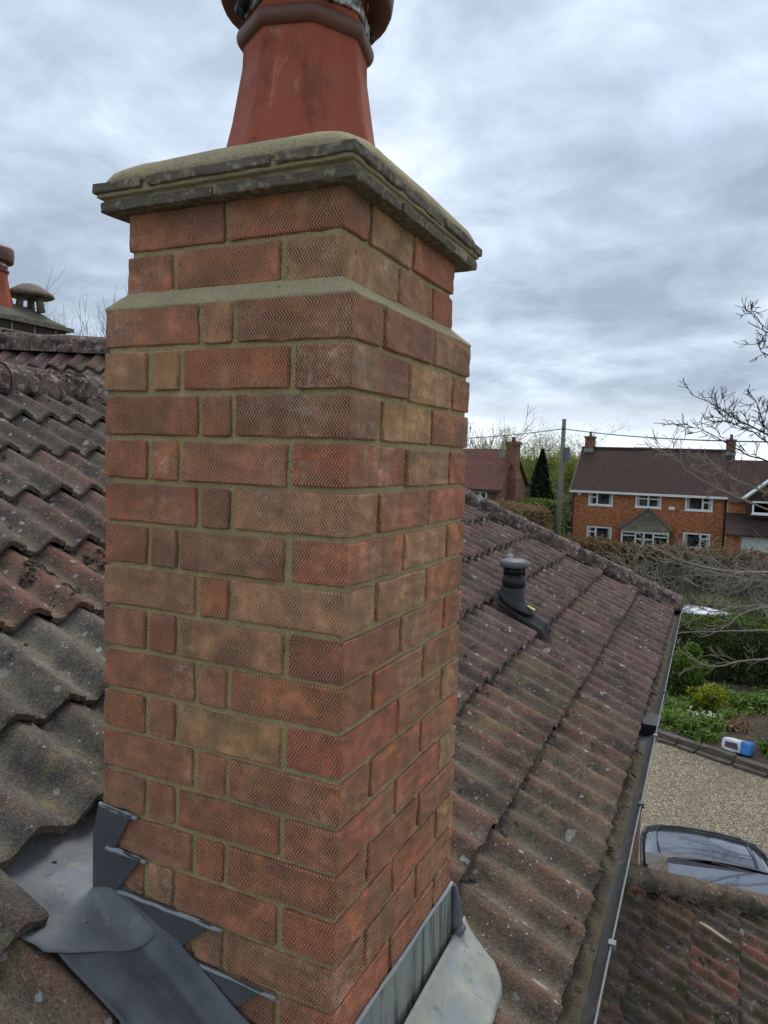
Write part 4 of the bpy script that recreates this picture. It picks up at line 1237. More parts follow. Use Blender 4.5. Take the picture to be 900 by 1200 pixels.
def hedge(name, p0, p1, width, z0, z1, n, leaf, size, label, seed=0, bulge=.14, top_round=.25, core=(.02, .02, .012)):
    """clipped hedge along p0-p1 (plan points)"""
    p0, p1 = np.array(p0, float), np.array(p1, float); L = np.linalg.norm(p1 - p0); d = (p1 - p0) / L; nn = np.array([-d[1], d[0]])
    T = empty(name, ((p0[0] + p1[0]) / 2, (p0[1] + p1[1]) / 2, z0), label, 'hedge')
    g = np.random.default_rng(seed); H = z1 - z0
    s = g.uniform(0, L, n); q = g.uniform(0, 1, n)
    per = 2 * H + width; w = q * per
    off = np.where(w < H, -width / 2, np.where(w < H + width, w - H - width / 2, width / 2))
    zz = np.where(w < H, w, np.where(w < H + width, H, per - w))
    bl = np.array([bulge * fbm(a * .9, c * 2.0, b * 1.3 + seed) for a, b, c in zip(s, zz, off)])
    sg = np.where(w < H, -1., np.where(w < H + width, 0., 1.))
    off = off + sg * bl; zz = zz + (sg == 0) * bl
    edge = np.clip((zz / H - (1 - top_round)) / top_round, 0, 1); off = off * (1 - .25 * edge ** 2)
    ends = g.uniform(size=n) < min(.25, width / L); s = np.where(ends, np.where(g.uniform(size=n) < .5, 0., L), s); off = np.where(ends, g.uniform(-.5, .5, n) * width, off); zz = np.where(ends, g.uniform(0, 1, n) * H, zz)
    off = off + g.normal(size=n) * size * .8; zz = np.clip(zz + g.normal(size=n) * size * .8, .02, None); s = s + g.normal(size=n) * size
    pts = np.stack([p0[0] + d[0] * s + nn[0] * off, p0[1] + d[1] * s + nn[1] * off, z0 + zz], 1)
    v, f = leaf_cards(pts, size, seed + 2); np_mesh('foliage', v, f, MATS[leaf], T)
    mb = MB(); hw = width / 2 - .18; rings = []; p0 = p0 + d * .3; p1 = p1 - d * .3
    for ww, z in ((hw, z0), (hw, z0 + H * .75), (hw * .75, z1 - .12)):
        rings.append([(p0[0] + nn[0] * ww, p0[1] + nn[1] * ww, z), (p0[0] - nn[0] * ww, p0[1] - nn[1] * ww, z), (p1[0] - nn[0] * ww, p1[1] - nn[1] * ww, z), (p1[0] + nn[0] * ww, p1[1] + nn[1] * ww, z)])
    mb.rings(rings); mm = mat(name + '_inner', color=core, rough=1.); mb.build('dark_core', mm, T)  # solid dark block filling the hedge behind its leaves
    return T

# garden: clipped dark hedge, round shrub, low plants, edging, bag
hedge('clipped_hedge', (-1.6, 23.0), (6.5, 22.6), 1.5, GZ, -4.72, 46000, 'leaf_hedge', .036, 'long dark green clipped hedge across the back of the garden bed', 3, .26, .3)
shrub('round_shrub', (-.33, 20.35, GZ + .1), .70, .70, 1.45, 13000, 'leaf_shrub', .034, 'rounded glossy green shrub beside the gutter in the garden bed', seed=5, nl=40)
shrub('yellow_shrub', (.30, 19.3, GZ + .1), .46, .42, .72, 1300, 'leaf_yellow', .05, 'small bright yellow-green shrub in the middle of the garden bed', seed=6)
shrub('yellow_shrub', (1.95, 18.6, GZ + .1), .40, .4, .95, 1300, 'leaf_yellow', .05, 'bright yellow-green shrub at the right edge of the garden bed', seed=16)
def tuft(base, n, L, leaf, label, seed, lean=.55, wid=.014, group='leafy plants in the garden bed', flowers=0):
    T = empty('garden_plant', base, label, 'plant', group); g = random.Random(seed); mb = MB(); b = Vector(base)
    for k in range(n):
        a = g.uniform(0, 6.28); o = b + Vector((g.gauss(0, .13), g.gauss(0, .13), -.01)); d = Vector((math.cos(a), math.sin(a), 0)); l = L * g.uniform(.6, 1.2); ln = lean * g.uniform(.3, 1.5)
        s_ = Vector((-math.sin(a), math.cos(a), 0)) * wid * g.uniform(.7, 1.4)
        m1 = o + d * l * ln * .4 + Vector((0, 0, l * .6)); t1 = o + d * l * ln + Vector((0, 0, l * (1 - .35 * ln)))
        mb.raw([o - s_ * .6, o + s_ * .6, m1 + s_, m1 - s_, t1], [(0, 1, 2, 3), (3, 2, 4)])
    mb.build('leaves', MATS[leaf], T)
    if flowers:
        gg = np.random.default_rng(seed); pts = np.array(base) + gg.normal(size=(flowers, 3)) * np.array([.16, .16, .03]) + np.array([0, 0, L * .85])
        v, f = leaf_cards(pts, .035, seed, .8); tag(np_mesh('flowers', v, f, MATS['petal'], T), kind='stuff')
R = random.Random(9)
spotsP = [(-.55, 17.75, 'leaf_green', 'clump of fresh green leaves beside the gutter rim'), (-.35, 18.6, 'leaf_green', None), (-.62, 18.9, 'leaf_green', None), (.0, 17.35, 'leaf_green', None), (.35, 17.0, 'leaf_green', None),
          (.12, 17.9, 'leaf_green', 'flower'), (.42, 17.75, 'leaf_green', 'flower'), (.72, 18.7, 'leaf_green', None), (.95, 20.1, 'leaf_green', None), (.62, 20.5, 'leaf_green', None), (1.25, 20.6, 'leaf_green', None), (1.5, 20.2, 'leaf_green', None),
          (-.1, 19.2, 'leaf_green', None), (1.65, 16.9, 'leaf_green', None), (1.9, 17.3, 'leaf_green', None), (-.75, 18.15, 'leaf_green', None), (-.2, 18.1, 'leaf_willow', None), (.85, 18.1, 'leaf_tan', 'dry'), (1.0, 18.4, 'leaf_tan', 'dry'), (1.75, 20.7, 'leaf_green', None), (.15, 20.6, 'leaf_green', None), (2.1, 19.7, 'leaf_green', None), (2.2, 17.9, 'leaf_green', None)]
where = ['left end of the bed', 'foot of the round shrub', 'far left end of the bed', 'back of the stone edging', 'middle of the stone edging', 'x', 'x', 'right of the yellow shrub', 'foot of the dark hedge', 'gap left of the hedge foot', 'hedge foot right of centre', 'hedge foot near the right', 'left of the yellow shrub', 'right of the blue bag', 'far right behind the bag', 'gutter edge', 'pale patch under the round shrub', 'x', 'x', 'hedge foot at the right edge', 'dark gap behind the yellow shrub', 'right edge of the bed', 'right edge beside the second yellow shrub']
for i, (x, y, lf, sp) in enumerate(spotsP):
    if sp == 'flower': lb = ('low plant with white flowers left of the blue bag', 'second white-flowered plant nearest the stone edging')[i - 5]; fl = 14
    elif sp == 'dry': lb = ('dry tan tuft behind the blue bag', 'dry brown tuft right of the white flowers')[i - 17]; fl = 0
    else: lb = 'tuft of green leaves at the ' + where[i]; fl = 0
    tuft((x, y, GZ + .12), 110, R.uniform(.26, .42) if sp != 'dry' else .2, lf, lb, 30 + i, .8, .02, flowers=fl)
# fresh ground cover
g = np.random.default_rng(2); n = 5000
xy = np.stack([g.uniform(-1.2, 2.6, n), g.uniform(16.4, 21.6, n)], 1)
keep = np.array([fbm(a * .9, b * .9, 4.) + .25 * fbm(a * 3, b * 3, 1.) > (-.02 if b > 19.6 or a < .3 else .22) and b > 16.95 - (a + .42) * .45 for a, b in xy])
xy = xy[keep]
pts = np.concatenate([xy, (GZ + .16 + np.abs(g.normal(size=len(xy))) * .06)[:, None]], 1)
v, f = leaf_cards(pts, .055, 8, .5, (0, 0, 1), .8)
tag(np_mesh('ground_cover', v, f, MATS['leaf_green']), 'low green leaves spreading over the bare garden soil', 'ground cover', kind='stuff')
n = 2600; xy = np.stack([g.uniform(-1.5, 3.0, n), g.uniform(15.6, 21, n)], 1); xy = xy[[b > 16.9 - (a + .42) * .45 for a, b in xy]]
pts = np.concatenate([xy, np.full((len(xy), 1), GZ + .135)], 1)
v, f = leaf_cards(pts, .03, 9, .6, (0, 0, 1), .5)
tag(np_mesh('leaf_litter', v, f, MATS['leaf_tan']), 'dry brown leaf litter scattered on the garden soil', 'leaf litter', kind='stuff')

ed = empty('stone_edging', (.8, 16.2, GZ), 'row of dark weathered stones edging the gravel drive', 'edging')
e0, e1 = Vector((-2.6, 17.78, 0)), Vector((4.6, 14.42, 0)); dE = (e1 - e0).normalized(); Lc = 0; k = 0
R = random.Random(12)
while Lc < (e1 - e0).length:
    L = R.uniform(.42, .95)
    me = bevel_box_mesh('stone', L - .02, R.uniform(.17, .23), R.uniform(.16, .20), .02, 2, .012, k, 3); me.materials.append(MATS['kerb_stone'])
    c = e0 + dE * (Lc + L / 2)
    link('stone', me, ed, None, Matrix.Translation((c.x, c.y, GZ + .085 + R.uniform(-.01, .02))) @ Matrix.Rotation(math.atan2(dE.y, dE.x) + R.uniform(-.04, .04), 4, 'Z'))
    me = bevel_box_mesh('stone', L - .05, .16, .07, .015, 2, .01, k + 50, 2); me.materials.append(MATS['kerb_stone'])
    c = c + Vector((dE.y, -dE.x, 0)) * .16
    link('stone', me, ed, None, Matrix.Translation((c.x, c.y, GZ + .03)) @ Matrix.Rotation(math.atan2(dE.y, dE.x) + R.uniform(-.06, .06), 4, 'Z'))
    Lc += L; k += 1

bagc = Vector((.98, 16.55, GZ + .24)); B = empty('compost_bag', (bagc.x, bagc.y, GZ + .12), 'white and blue plastic compost bag lying on the garden bed', 'bag')
mat('bag_white', lambda t: dict(c=t.mix(t.ramp(t.noise(t.pos(), 3, 4, .6), [(.5, 0.), (.62, 1.)]), (.72, .74, .76), (.55, .62, .70)), r=.4))
mat('bag_blue', color=(.035, .19, .52), rough=.4); mat('bag_brown', color=(.10, .055, .045), rough=.5)
Mb = Matrix.Translation(bagc) @ Matrix.Rotation(rad(-14), 4, 'Z') @ Matrix.Rotation(rad(-16), 4, 'X')
def bagpart(name, u0_, u1_, m, out=0.):
    v = []; f = []; NU, NA = 12, 24
    for i in range(NU + 1):
        uu_ = u0_ + (u1_ - u0_) * i / NU; x = -.29 + .58 * uu_
        puff = (1 - abs(2 * uu_ - 1) ** 10) ** .5 if 0 < uu_ < 1 else .0
        for k in range(NA):
            a = 2 * math.pi * k / NA; c_, s_ = math.cos(a), math.sin(a); e = .28
            yy = math.copysign(abs(c_) ** e, c_) * ((.18 + .03 * puff) + out); zz = math.copysign(abs(s_) ** e, s_) * ((.11 + .03 * puff) + out)
            w_ = .022 * fbm(x * 7, yy * 7, zz * 7)
            v.append(Mb @ Vector((x, yy + w_, zz + w_)))
    for i in range(NU):
        for k in range(NA):
            q = i * NA; f.append((q + k, q + (k + 1) % NA, q + NA + (k + 1) % NA, q + NA + k))
    f.append(tuple(range(NA - 1, -1, -1))); f.append(tuple(NU * NA + k for k in range(NA)))
    return add(name, v, f, MATS[m], B, True)
bagpart('sack', 0., .68, 'bag_white'); bagpart('blue_end', .66, 1., 'bag_blue', .003)
mb = MB(); mb.raw([Mb @ Vector(q) for q in ((-.22, -.222, .055), (.02, -.224, .065), (.06, -.224, -.07), (-.22, -.222, -.06))], [(0, 3, 2, 1)]); mb.build('printed_panel', MATS['bag_brown'], B)

# pale sheet on the lawn behind the hedge
def sheetfn(u, w):
    x = -2.2 + 3.0 * u; y = 33.0 + 1.6 * w - .5 * u
    return (x, y, GZ + .05 + .20 * math.sin(math.pi * min(max(w, .0), 1)) ** .6 * (1 - abs(2 * u - 1) ** 3) + .03 * fbm(x * 2, y * 2))
o = grid('white_tarpaulin', sheetfn, 30, 14, mat('tarp', color=(.68, .72, .78), rough=.5), None, True, .01)
tag(o, 'white plastic sheet spread on the lawn behind the dark hedge', 'tarpaulin')

# ------------------------------------------------------------------ car on the drive
def car_paint(t): return dict(c=(.006, .010, .028), r=.12)
cp = mat('car_paint', color=(.006, .011, .032), rough=.16)
cp.node_tree.nodes['Principled BSDF'].inputs['Coat Weight'].default_value = 1.; cp.node_tree.nodes['Principled BSDF'].inputs['Coat Roughness'].default_value = .03; cp.node_tree.nodes['Principled BSDF'].inputs['Coat IOR'].default_value = 2.1; MATS['car_paint'] = cp
gl_ = mat('car_glass', color=(.008, .010, .013), rough=.03, spec=.9); gl_.node_tree.nodes['Principled BSDF'].inputs['IOR'].default_value = 1.8
mat('car_black', color=(.012, .012, .013), rough=.5); mat('tyre', color=(.015, .015, .015), rough=.9); mat('rim', color=(.35, .36, .37), rough=.3, metal=.9)
mat('lamp_glass', color=(.45, .47, .50), rough=.1)
CARH = math.atan2(.14, .99)
CM = Matrix.Translation((.72, 8.17, GZ)) @ Matrix.Rotation(CARH, 4, 'Z')
car = empty('parked_car', (.72, 8.17, GZ), 'dark navy car parked on gravel beyond the lean-to roof', 'car')
def cadd(name, mb, m, parent=car, smooth=False): 
    return add(name, [CM @ Vector(p) for p in mb.v], mb.f, MATS[m], parent, smooth)
# body: cross sections along the length (y forward)
stations = [(-2.18, .70, .62, .45), (-2.12, .80, .95, .34), (-1.7, .87, 1.02, .28), (-1.0, .89, 1.02, .26), (0., .895, 1.03, .26), (.7, .89, 1.045, .26), (1.02, .88, 1.05, .26), (1.3, .87, 1.035, .27), (1.6, .855, 1.005, .28), (1.85, .83, .965, .30), (2.0, .79, .92, .33), (2.10, .72, .84, .36), (2.16, .62, .70, .42)]
rings = []
FB = lambda y: y if y < 1.02 else 1.02 + (y - 1.02) * 1.42
for (y, w, zt, zb) in stations:
    ring = []
    crown = .035
    for (fx, fz) in ((-.88, 0), (-.98, .25), (-1., .55), (-.985, .80), (-.95, .90), (-.88, .955), (-.75, .985), (-.70, .982), (-.5, 1.0), (-.25, 1.015), (0, 1.02), (.25, 1.015), (.5, 1.0), (.70, .982), (.75, .985), (.88, .955), (.95, .90), (.985, .80), (1., .55), (.98, .25), (.88, 0)):
        ring.append((fx * w, FB(y) - (.06 * fx * fx if y > 1.8 else 0), zb + (zt - zb) * fz))
    rings.append(ring)
mb = MB(); mb.rings(rings); body = cadd('body', mb, 'car_paint', car, True)
md = body.modifiers.new('smooth', 'SUBSURF'); md.levels = 1; md.render_levels = 2
# cabin
def cab(y, hw, z): return [(-hw, y, z), (hw, y, z)]
base = [(-.80, 1.00, 1.02), (.80, 1.00, 1.02), (.84, .3, 1.03), (.84, -1.2, 1.03), (.76, -2.0, 1.0), (-.76, -2.0, 1.0), (-.84, -1.2, 1.03), (-.84, .3, 1.03)]
top = [(-.60, .22, 1.56), (.60, .22, 1.56), (.63, .0, 1.60), (.62, -1.1, 1.61), (.56, -1.72, 1.54), (-.56, -1.72, 1.54), (-.62, -1.1, 1.61), (-.63, .0, 1.60)]
mb = MB(); mb.rings([base, top]); cadd('cabin', mb, 'car_paint')
def lerp3(a, b, k): return tuple(a[i] + (b[i] - a[i]) * k for i in range(3))
def glass(name, A, B_, C, D, ins=.06, off=(0, 0, .004), bulge=0., n=8):
    mb = MB(); vv = []
    for i in range(n + 1):
        for j in range(n + 1):
            u, w = ins + (1 - 2 * ins) * i / n, .04 + .92 * j / n
            p = lerp3(lerp3(A, B_, u), lerp3(D, C, u), w)
            k = bulge * (1 - (2 * u - 1) ** 2)
            vv.append((p[0] + off[0], p[1] + off[1] + k, p[2] + off[2] + k * .3))
    ff = [(i * (n + 1) + j, (i + 1) * (n + 1) + j, (i + 1) * (n + 1) + j + 1, i * (n + 1) + j + 1) for i in range(n) for j in range(n)]
    mb.raw(vv, ff); return cadd(name, mb, 'car_glass', car, True)
glass('windscreen', base[0], base[1], top[1], top[0], .055, (0, .010, .008), .05, 12)
glass('rear_window', base[5], base[4], top[4], top[5], .08, (0, -.01, .006))
for s_ in (1, -1):
    A = (s_ * .84, .25, 1.03); Bq = (s_ * .84, -.75, 1.03); Cq = (s_ * .62, -.75, 1.60); D_ = (s_ * .625, .05, 1.59)
    glass('side_window', A, Bq, Cq, D_, .05, (s_ * .006, 0, .002))
    A = (s_ * .84, -.80, 1.03); Bq = (s_ * .80, -1.6, 1.02); Cq = (s_ * .60, -1.5, 1.57); D_ = (s_ * .62, -.80, 1.605)
    glass('side_window', A, Bq, Cq, D_, .05, (s_ * .006, 0, .002))
# black scuttle and wipers, mirrors, lamps, grille, wheels
mb = MB(); mb.raw([(-.80, .97, 1.043), (.80, .97, 1.043), (.80, 1.22, 1.071), (.4, 1.27, 1.086), (0, 1.29, 1.089), (-.4, 1.27, 1.086), (-.80, 1.22, 1.071)], [tuple(range(7))]); cadd('scuttle', mb, 'car_black')
for x0 in (-.55, .12):
    mb = MB(); mb.tube([(x0 - .05, 1.06, 1.095), (x0 + .25, .99, 1.098), (x0 + .55, .965, 1.10)], .011, 6); cadd('wiper', mb, 'car_black')
for s_ in (1, -1):
    mb = MB(); rings = []
    for k, (q, r1) in enumerate(((0., .05), (.04, .085), (.13, .10), (.20, .085), (.23, .04))):
        rings.append([(s_ * (.90 + q), .62 + .55 * r1 * math.cos(2 * math.pi * j / 12) - .04 * q, 1.12 + r1 * .85 * math.sin(2 * math.pi * j / 12)) for j in range(12)])
    if s_ < 0: rings = [list(reversed(r_)) for r_ in rings]
    mb.rings(rings); mb.tube([(s_ * .84, .64, 1.05), (s_ * .93, .62, 1.09)], .03, 6); mi = cadd('mirror', mb, 'car_black', car, True)
    mb = MB(); mb.raw([(s_ * .70, FB(1.955), .925), (s_ * .79, FB(1.80), .925), (s_ * .850, FB(1.72), .86), (s_ * .80, FB(1.97), .79), (s_ * .68, FB(2.07), .80)], [(0, 1, 2, 3, 4)]); cadd('headlight', mb, 'lamp_glass')
    for yy in (1.62, -1.35):
        mb = MB(); rings = []
        for (q, r1) in ((-.10, .29), (-.09, .32), (.07, .325), (.10, .30), (.10, .22), (.07, .20)):
            rings.append([(s_ * (.80 + q), yy + r1 * math.cos(2 * math.pi * j / 28), .325 + r1 * math.sin(2 * math.pi * j / 28)) for j in range(28)])
        mb.rings(rings); wh = cadd('wheel', mb, 'tyre', car, True)
        mb = MB()
        for j in range(5):
            a = 2 * math.pi * j / 5; mb.tube([(s_ * .895, yy, .325), (s_ * .89, yy + .2 * math.cos(a), .325 + .2 * math.sin(a))], .03, 6)
        cadd('rim', mb, 'rim', wh)
mb = MB(); mb.box(-.45, .45, FB(2.13), FB(2.17), .52, .66); cadd('grille', mb, 'car_black')
mb = MB(); mb.tube([(-.80, FB(1.70), .925), (-.74, FB(1.90), .90), (-.55, FB(2.03), .875), (-.25, FB(2.095), .868), (.25, FB(2.095), .868), (.55, FB(2.03), .875), (.74, FB(1.90), .90), (.80, FB(1.70), .925)], .030, 8); cadd('bonnet_edge_shade', mb, 'car_black', car, True)  # added black tube stands for the dark reflection where the bonnet curves down
for s_ in (1, -1):
    mb = MB(); mb.tube([(s_ * .845, .95, 1.0), (s_ * .84, 1.25, .995), (s_ * .83, FB(1.5), .965), (s_ * .80, FB(1.72), .925)], .022, 6); cadd('wing_shade', mb, 'car_black', car, True)  # wings share the body paint; black tubes paint in their weaker sky reflection
for s_ in (1, -1):      # dark bonnet shut lines towards the lamps
    mb = MB(); mb.tube([(s_ * .60, 1.22, 1.070), (s_ * .62, FB(1.5), 1.030), (s_ * .60, FB(1.8), .985), (s_ * .52, FB(2.02), .920)], .008, 5); cadd('bonnet_seam', mb, 'car_black')

# ------------------------------------------------------------------ house across the road
def window(x0, x1, z0, z1, y, parent, split=(.36,), curtain=True, transom=None):
    mb = MB(); w = .095
    mb.box(x0, x1, y - .05, y + .06, z0, z0 + w); mb.box(x0, x1, y - .05, y + .06, z1 - w, z1)
    mb.box(x0, x0 + w, y - .05, y + .06, z0 + w, z1 - w); mb.box(x1 - w, x1, y - .05, y + .06, z0 + w, z1 - w)
    xs = [x0]
    for s_ in split:
        xm = x0 + (x1 - x0) * s_; mb.box(xm - .055, xm + .055, y - .045, y + .06, z0 + w, z1 - w); xs.append(xm)
    xs.append(x1)
    if transom:
        for (i, zt) in transom: mb.box(xs[i] + .05, xs[i + 1] - .05, y - .042, y + .06, z0 + (z1 - z0) * zt - .04, z0 + (z1 - z0) * zt + .04)
    mb.box(x0 - .05, x1 + .05, y - .11, y - .002, z0 - .06, z0)
    fr = mb.build('window', MATS['upvc'], parent)
    MB().box(x0 + .05, x1 - .05, y + .02, y + .05, z0 + .05, z1 - .05).build('pane', MATS['pane'], fr)
    if curtain:
        v = []; f = []
        for side in (0, 1):
            for k in range(7):
                xx = (x0 + .07 + k * .03) if side == 0 else (x1 - .07 - k * .03); b_ = len(v)
                v += [(xx, y + .012 - .006 * (k % 2), z0 + .08), (xx, y + .012 - .006 * (k % 2), z1 - .08)]
                if k: f.append((b_ - 2, b_, b_ + 1, b_ - 1))
        add('curtain', v, f, MATS['curtain'], fr)
    return fr
FY = 48.8
H1 = empty('detached_house', (-4.4, 52, GZ), 'orange-red brick house with dark roof and white windows across the road', 'house')
EZ = -1.93; RZ = .95; RY = 52.3
# front wall built round its window openings
wins = [(-8.01, -6.45, -2.87, -1.99, (.36,), [(0, .6)]), (-5.04, -3.47, -2.85, -1.95, (.5,), [(0, .62), (1, .62)]), (-2.06, -.48, -2.87, -1.99, (.64,), [(1, .6)]), (-8.01, -6.42, -5.29, -4.27, (.36,), [(0, .64)]), (-2.07, -.5, -5.25, -4.28, (.64,), [(1, .64)])]
def walled(x0, x1, z0, z1, openings, y0, y1):
    xs = sorted({x0, x1, *[o[0] for o in openings], *[o[1] for o in openings]}); zs = sorted({z0, z1, *[o[2] for o in openings], *[o[3] for o in openings]}); mb = MB()
    for i in range(len(xs) - 1):
        for j in range(len(zs) - 1):
            cx, cz = (xs[i] + xs[i + 1]) / 2, (zs[j] + zs[j + 1]) / 2
            if any(o[0] < cx < o[1] and o[2] < cz < o[3] for o in openings): continue
            mb.raw([(xs[i], y0, zs[j]), (xs[i + 1], y0, zs[j]), (xs[i + 1], y0, zs[j + 1]), (xs[i], y0, zs[j + 1])], [(0, 1, 2, 3)])
    for o in openings:
        mb.raw([(o[0], y0, o[2]), (o[1], y0, o[2]), (o[1], y0, o[3]), (o[0], y0, o[3]), (o[0], y1, o[2]), (o[1], y1, o[2]), (o[1], y1, o[3]), (o[0], y1, o[3])], [(0, 4, 5, 1), (1, 5, 6, 2), (2, 6, 7, 3), (3, 7, 4, 0)])
    return mb
mb = walled(-9.05, .30, GZ, EZ, wins, FY, FY + .12)
for x in (-9.05, .30):
    mb.raw([(x, FY, GZ), (x, 55.8, GZ), (x, 55.8, EZ), (x, RY, RZ - .1), (x, FY, EZ)], [(0, 1, 2, 3, 4)])
mb.raw([(-9.05, 55.8, GZ), (.3, 55.8, GZ), (.3, 55.8, EZ), (-9.05, 55.8, EZ)], [(0, 1, 2, 3)])
mb.build('wall', MATS['house_brick'], H1)
for (x0, x1, z0, z1, sp, tr) in wins: window(x0, x1, z0, z1, FY + .06, H1, sp, True, tr)
v = [(-9.2, FY - .32, EZ - .02), (.45, FY - .32, EZ - .02), (.45, RY, RZ), (-9.2, RY, RZ), (-9.2, 56.1, EZ - .02), (.45, 56.1, EZ - .02)]
v += [(a, b, c - .10) for a, b, c in v]
rf = add('roof', v, [(0, 1, 2, 3), (3, 2, 5, 4), (6, 9, 8, 7), (9, 10, 11, 8), (0, 6, 7, 1), (4, 5, 11, 10), (0, 3, 9, 6), (3, 4, 10, 9), (1, 7, 8, 2), (2, 8, 11, 5)], MATS['far_tiles'], H1)
for i in range(22):
    x = -9.2 + 9.65 * i / 22
    half_round('ridge_tile', (x, RY, RZ), (x + .43, RY, RZ), .12, (0, 0, 1), MATS['far_tiles'], rf, seed=200 + i)
for x in (-9.2, .45):
    MB().raw([(x - .04, FY - .33, EZ + .02), (x + .04, FY - .33, EZ + .02), (x + .04, RY, RZ + .04), (x - .04, RY, RZ + .04), (x - .04, FY - .33, EZ - .16), (x + .04, FY - .33, EZ - .16), (x + .04, RY, RZ - .14), (x - .04, RY, RZ - .14)], [(0, 1, 2, 3), (0, 4, 5, 1), (0, 3, 7, 4), (1, 5, 6, 2)]).build('verge', MATS['old_flaunch'], rf)
MB().box(-9.2, .45, FY - .40, FY - .33, EZ - .14, EZ + .0).build('gutter', MATS['white_paint'], H1)
mb = MB(); mb.tube([(-8.98, FY - .08, EZ - .1), (-8.98, FY - .08, GZ)], .045, 8); mb.build('downpipe', MATS['black_iron'], H1)
mb = MB(); mb.tube([(.22, FY - .08, EZ - .1), (.22, FY - .08, GZ)], .045, 8); mb.build('downpipe', MATS['black_iron'], H1)
def stack(x0, x1, y0, y1, z0, z1, parent, potn=1, m='house_brick_old'):
    mb = MB(); mb.box(x0, x1, y0, y1, z0, z1 - .16); mb.box(x0 - .05, x1 + .05, y0 - .05, y1 + .05, z1 - .16, z1)
    s_ = mb.build('chimney', MATS[m], parent)
    MB().box(x0 - .03, x1 + .03, y0 - .06, y0 - .0, z0 + .35, z0 + .62).build('lead_flashing', MATS['lead_weathered'], s_)
    for k in range(potn):
        x = x0 + (x1 - x0) * (k + .5) / potn; MB().rings([circ(x, (y0 + y1) / 2, z1 + h, r, 10) for h, r in ((0, .12), (.05, .12), (.07, .09), (.24, .085), (.26, .11), (.32, .11))]).build('pot', MATS['pot_band'], s_, True)
stack(-9.0, -8.4, 52.0, 52.8, .3, 1.78, H1, 1); stack(.02, .6, 52.0, 52.8, .3, 1.72, H1, 1)
MB().box(-3.0, -2.65, FY - .12, FY, -2.9, -2.72).build('floodlight', MATS['upvc'], H1)
MB().box(-8.72, -8.5, FY - .1, FY, -2.25, -2.05).build('alarm_box', MATS['upvc'], H1)
# porch with hipped mossy roof
PYF = 47.45
mb = MB(); mb.box(-5.62, -2.82, PYF, FY - .02, GZ, -5.2); porch = mb.build('porch', MATS['house_brick'], H1)
MB().box(-5.55, -2.88, PYF + .14, PYF + .22, -5.2, -4.25).build('pane', MATS['pane'], porch)
mb = MB()
for x in (-5.6, -4.78, -4.28, -3.72, -2.86): mb.box(x - .05, x + .05, PYF, PYF + .1, -5.2, -4.3)
mb.box(-5.65, -2.8, PYF - .01, PYF + .11, -4.42, -4.24); mb.box(-5.65, -2.8, PYF - .01, PYF + .11, -5.25, -5.16)
for x0, x1 in ((-4.78, -4.28), (-4.28, -3.72)): mb.box(x0 + .08, x1 - .08, PYF, PYF + .1, -4.82, -4.74)
mb.box(-5.6, -4.8, PYF, PYF + .1, -4.62, -4.56); mb.box(-3.7, -2.9, PYF, PYF + .1, -4.62, -4.56)
mb.build('porch_frame', MATS['upvc'], porch)
mb = MB(); mb.raw([(-5.85, PYF - .22, -4.24), (-2.6, PYF - .22, -4.18), (-2.6, FY - .01, -4.18), (-5.85, FY - .01, -4.24), (-4.22, FY - .01, -2.95)], [(0, 1, 4), (1, 2, 4), (3, 0, 4), (0, 3, 2, 1)])
pr = mb.build('porch_roof', MATS['far_tiles_moss'], porch)
mb = MB(); mb.tube([(-5.85, PYF - .22, -4.20), (-4.22, FY - .03, -2.93)], .07, 8); mb.tube([(-2.6, PYF - .22, -4.14), (-4.22, FY - .03, -2.93)], .07, 8); mb.build('hip_tiles', MATS['old_flaunch'], porch)

# attached wing at right: lower roof, white gable window, garage
H2 = empty('house_wing', (3.5, 50, GZ), 'dark-roofed side wing with white garage door right of the brick house', 'house')
MB().box(.36, 9.2, 48.2, 55, GZ, -2.0).build('wall', MATS['house_brick'], H2)
add('roof', [(.36, 47.9, -2.2), (9.4, 47.9, -2.2), (9.4, 51.2, .38), (.36, 51.2, .38), (.36, 55.2, -2.0), (9.4, 55.2, -2.0)], [(0, 1, 2, 3), (3, 2, 5, 4)], MATS['far_tiles'], H2)
add('garage_roof', [(.32, 46.5, -4.02), (9.3, 46.5, -4.02), (9.3, 48.19, -2.85), (.32, 48.19, -2.85), (.32, 46.5, -4.12), (9.3, 46.5, -4.12)], [(0, 1, 2, 3), (0, 4, 5, 1)], MATS['far_tiles'], H2)
MB().box(.40, 1.2, 46.9, 48.19, GZ, -4.1).build('garage_wall', MATS['house_brick'], H2)
mb = MB(); mb.box(1.2, 3.9, 46.95, 47.05, GZ, -4.13)
for k in range(8): mb.box(1.25, 3.85, 46.93, 46.96, GZ + .28 * k + .05, GZ + .28 * k + .26)
mb.build('garage_door', MATS['garage_white'], H2)
gx0, gx1, gzb, gzt = 1.25, 4.65, -1.86, -.45
add('gable', [(gx0, 47.4, gzb), (gx1, 47.4, gzb), ((gx0 + gx1) / 2, 47.4, gzt), (gx0 + .15, 47.4, -3.0), (gx1 - .15, 47.4, -3.0)], [(0, 1, 2), (3, 4, 1, 0)], MATS['far_tiles'], H2)
gm = (gx0 + gx1) / 2
mb = MB(); mb.tube([(gx0 - .1, 47.32, gzb - .1), (gm, 47.32, gzt + .05)], .10, 4); mb.tube([(gx1 + .1, 47.32, gzb - .1), (gm, 47.32, gzt + .05)], .10, 4); mb.build('bargeboard', MATS['upvc'], H2)
add('gable_roof', [(gx0 - .1, 47.3, gzb), (gm, 47.3, gzt + .12), (gm, 50, gzt + .12), (gx0 - .1, 49, gzb), (gx1 + .1, 47.3, gzb), (gx1 + .1, 49, gzb)], [(0, 1, 2, 3), (1, 4, 5, 2)], MATS['far_tiles'], H2)
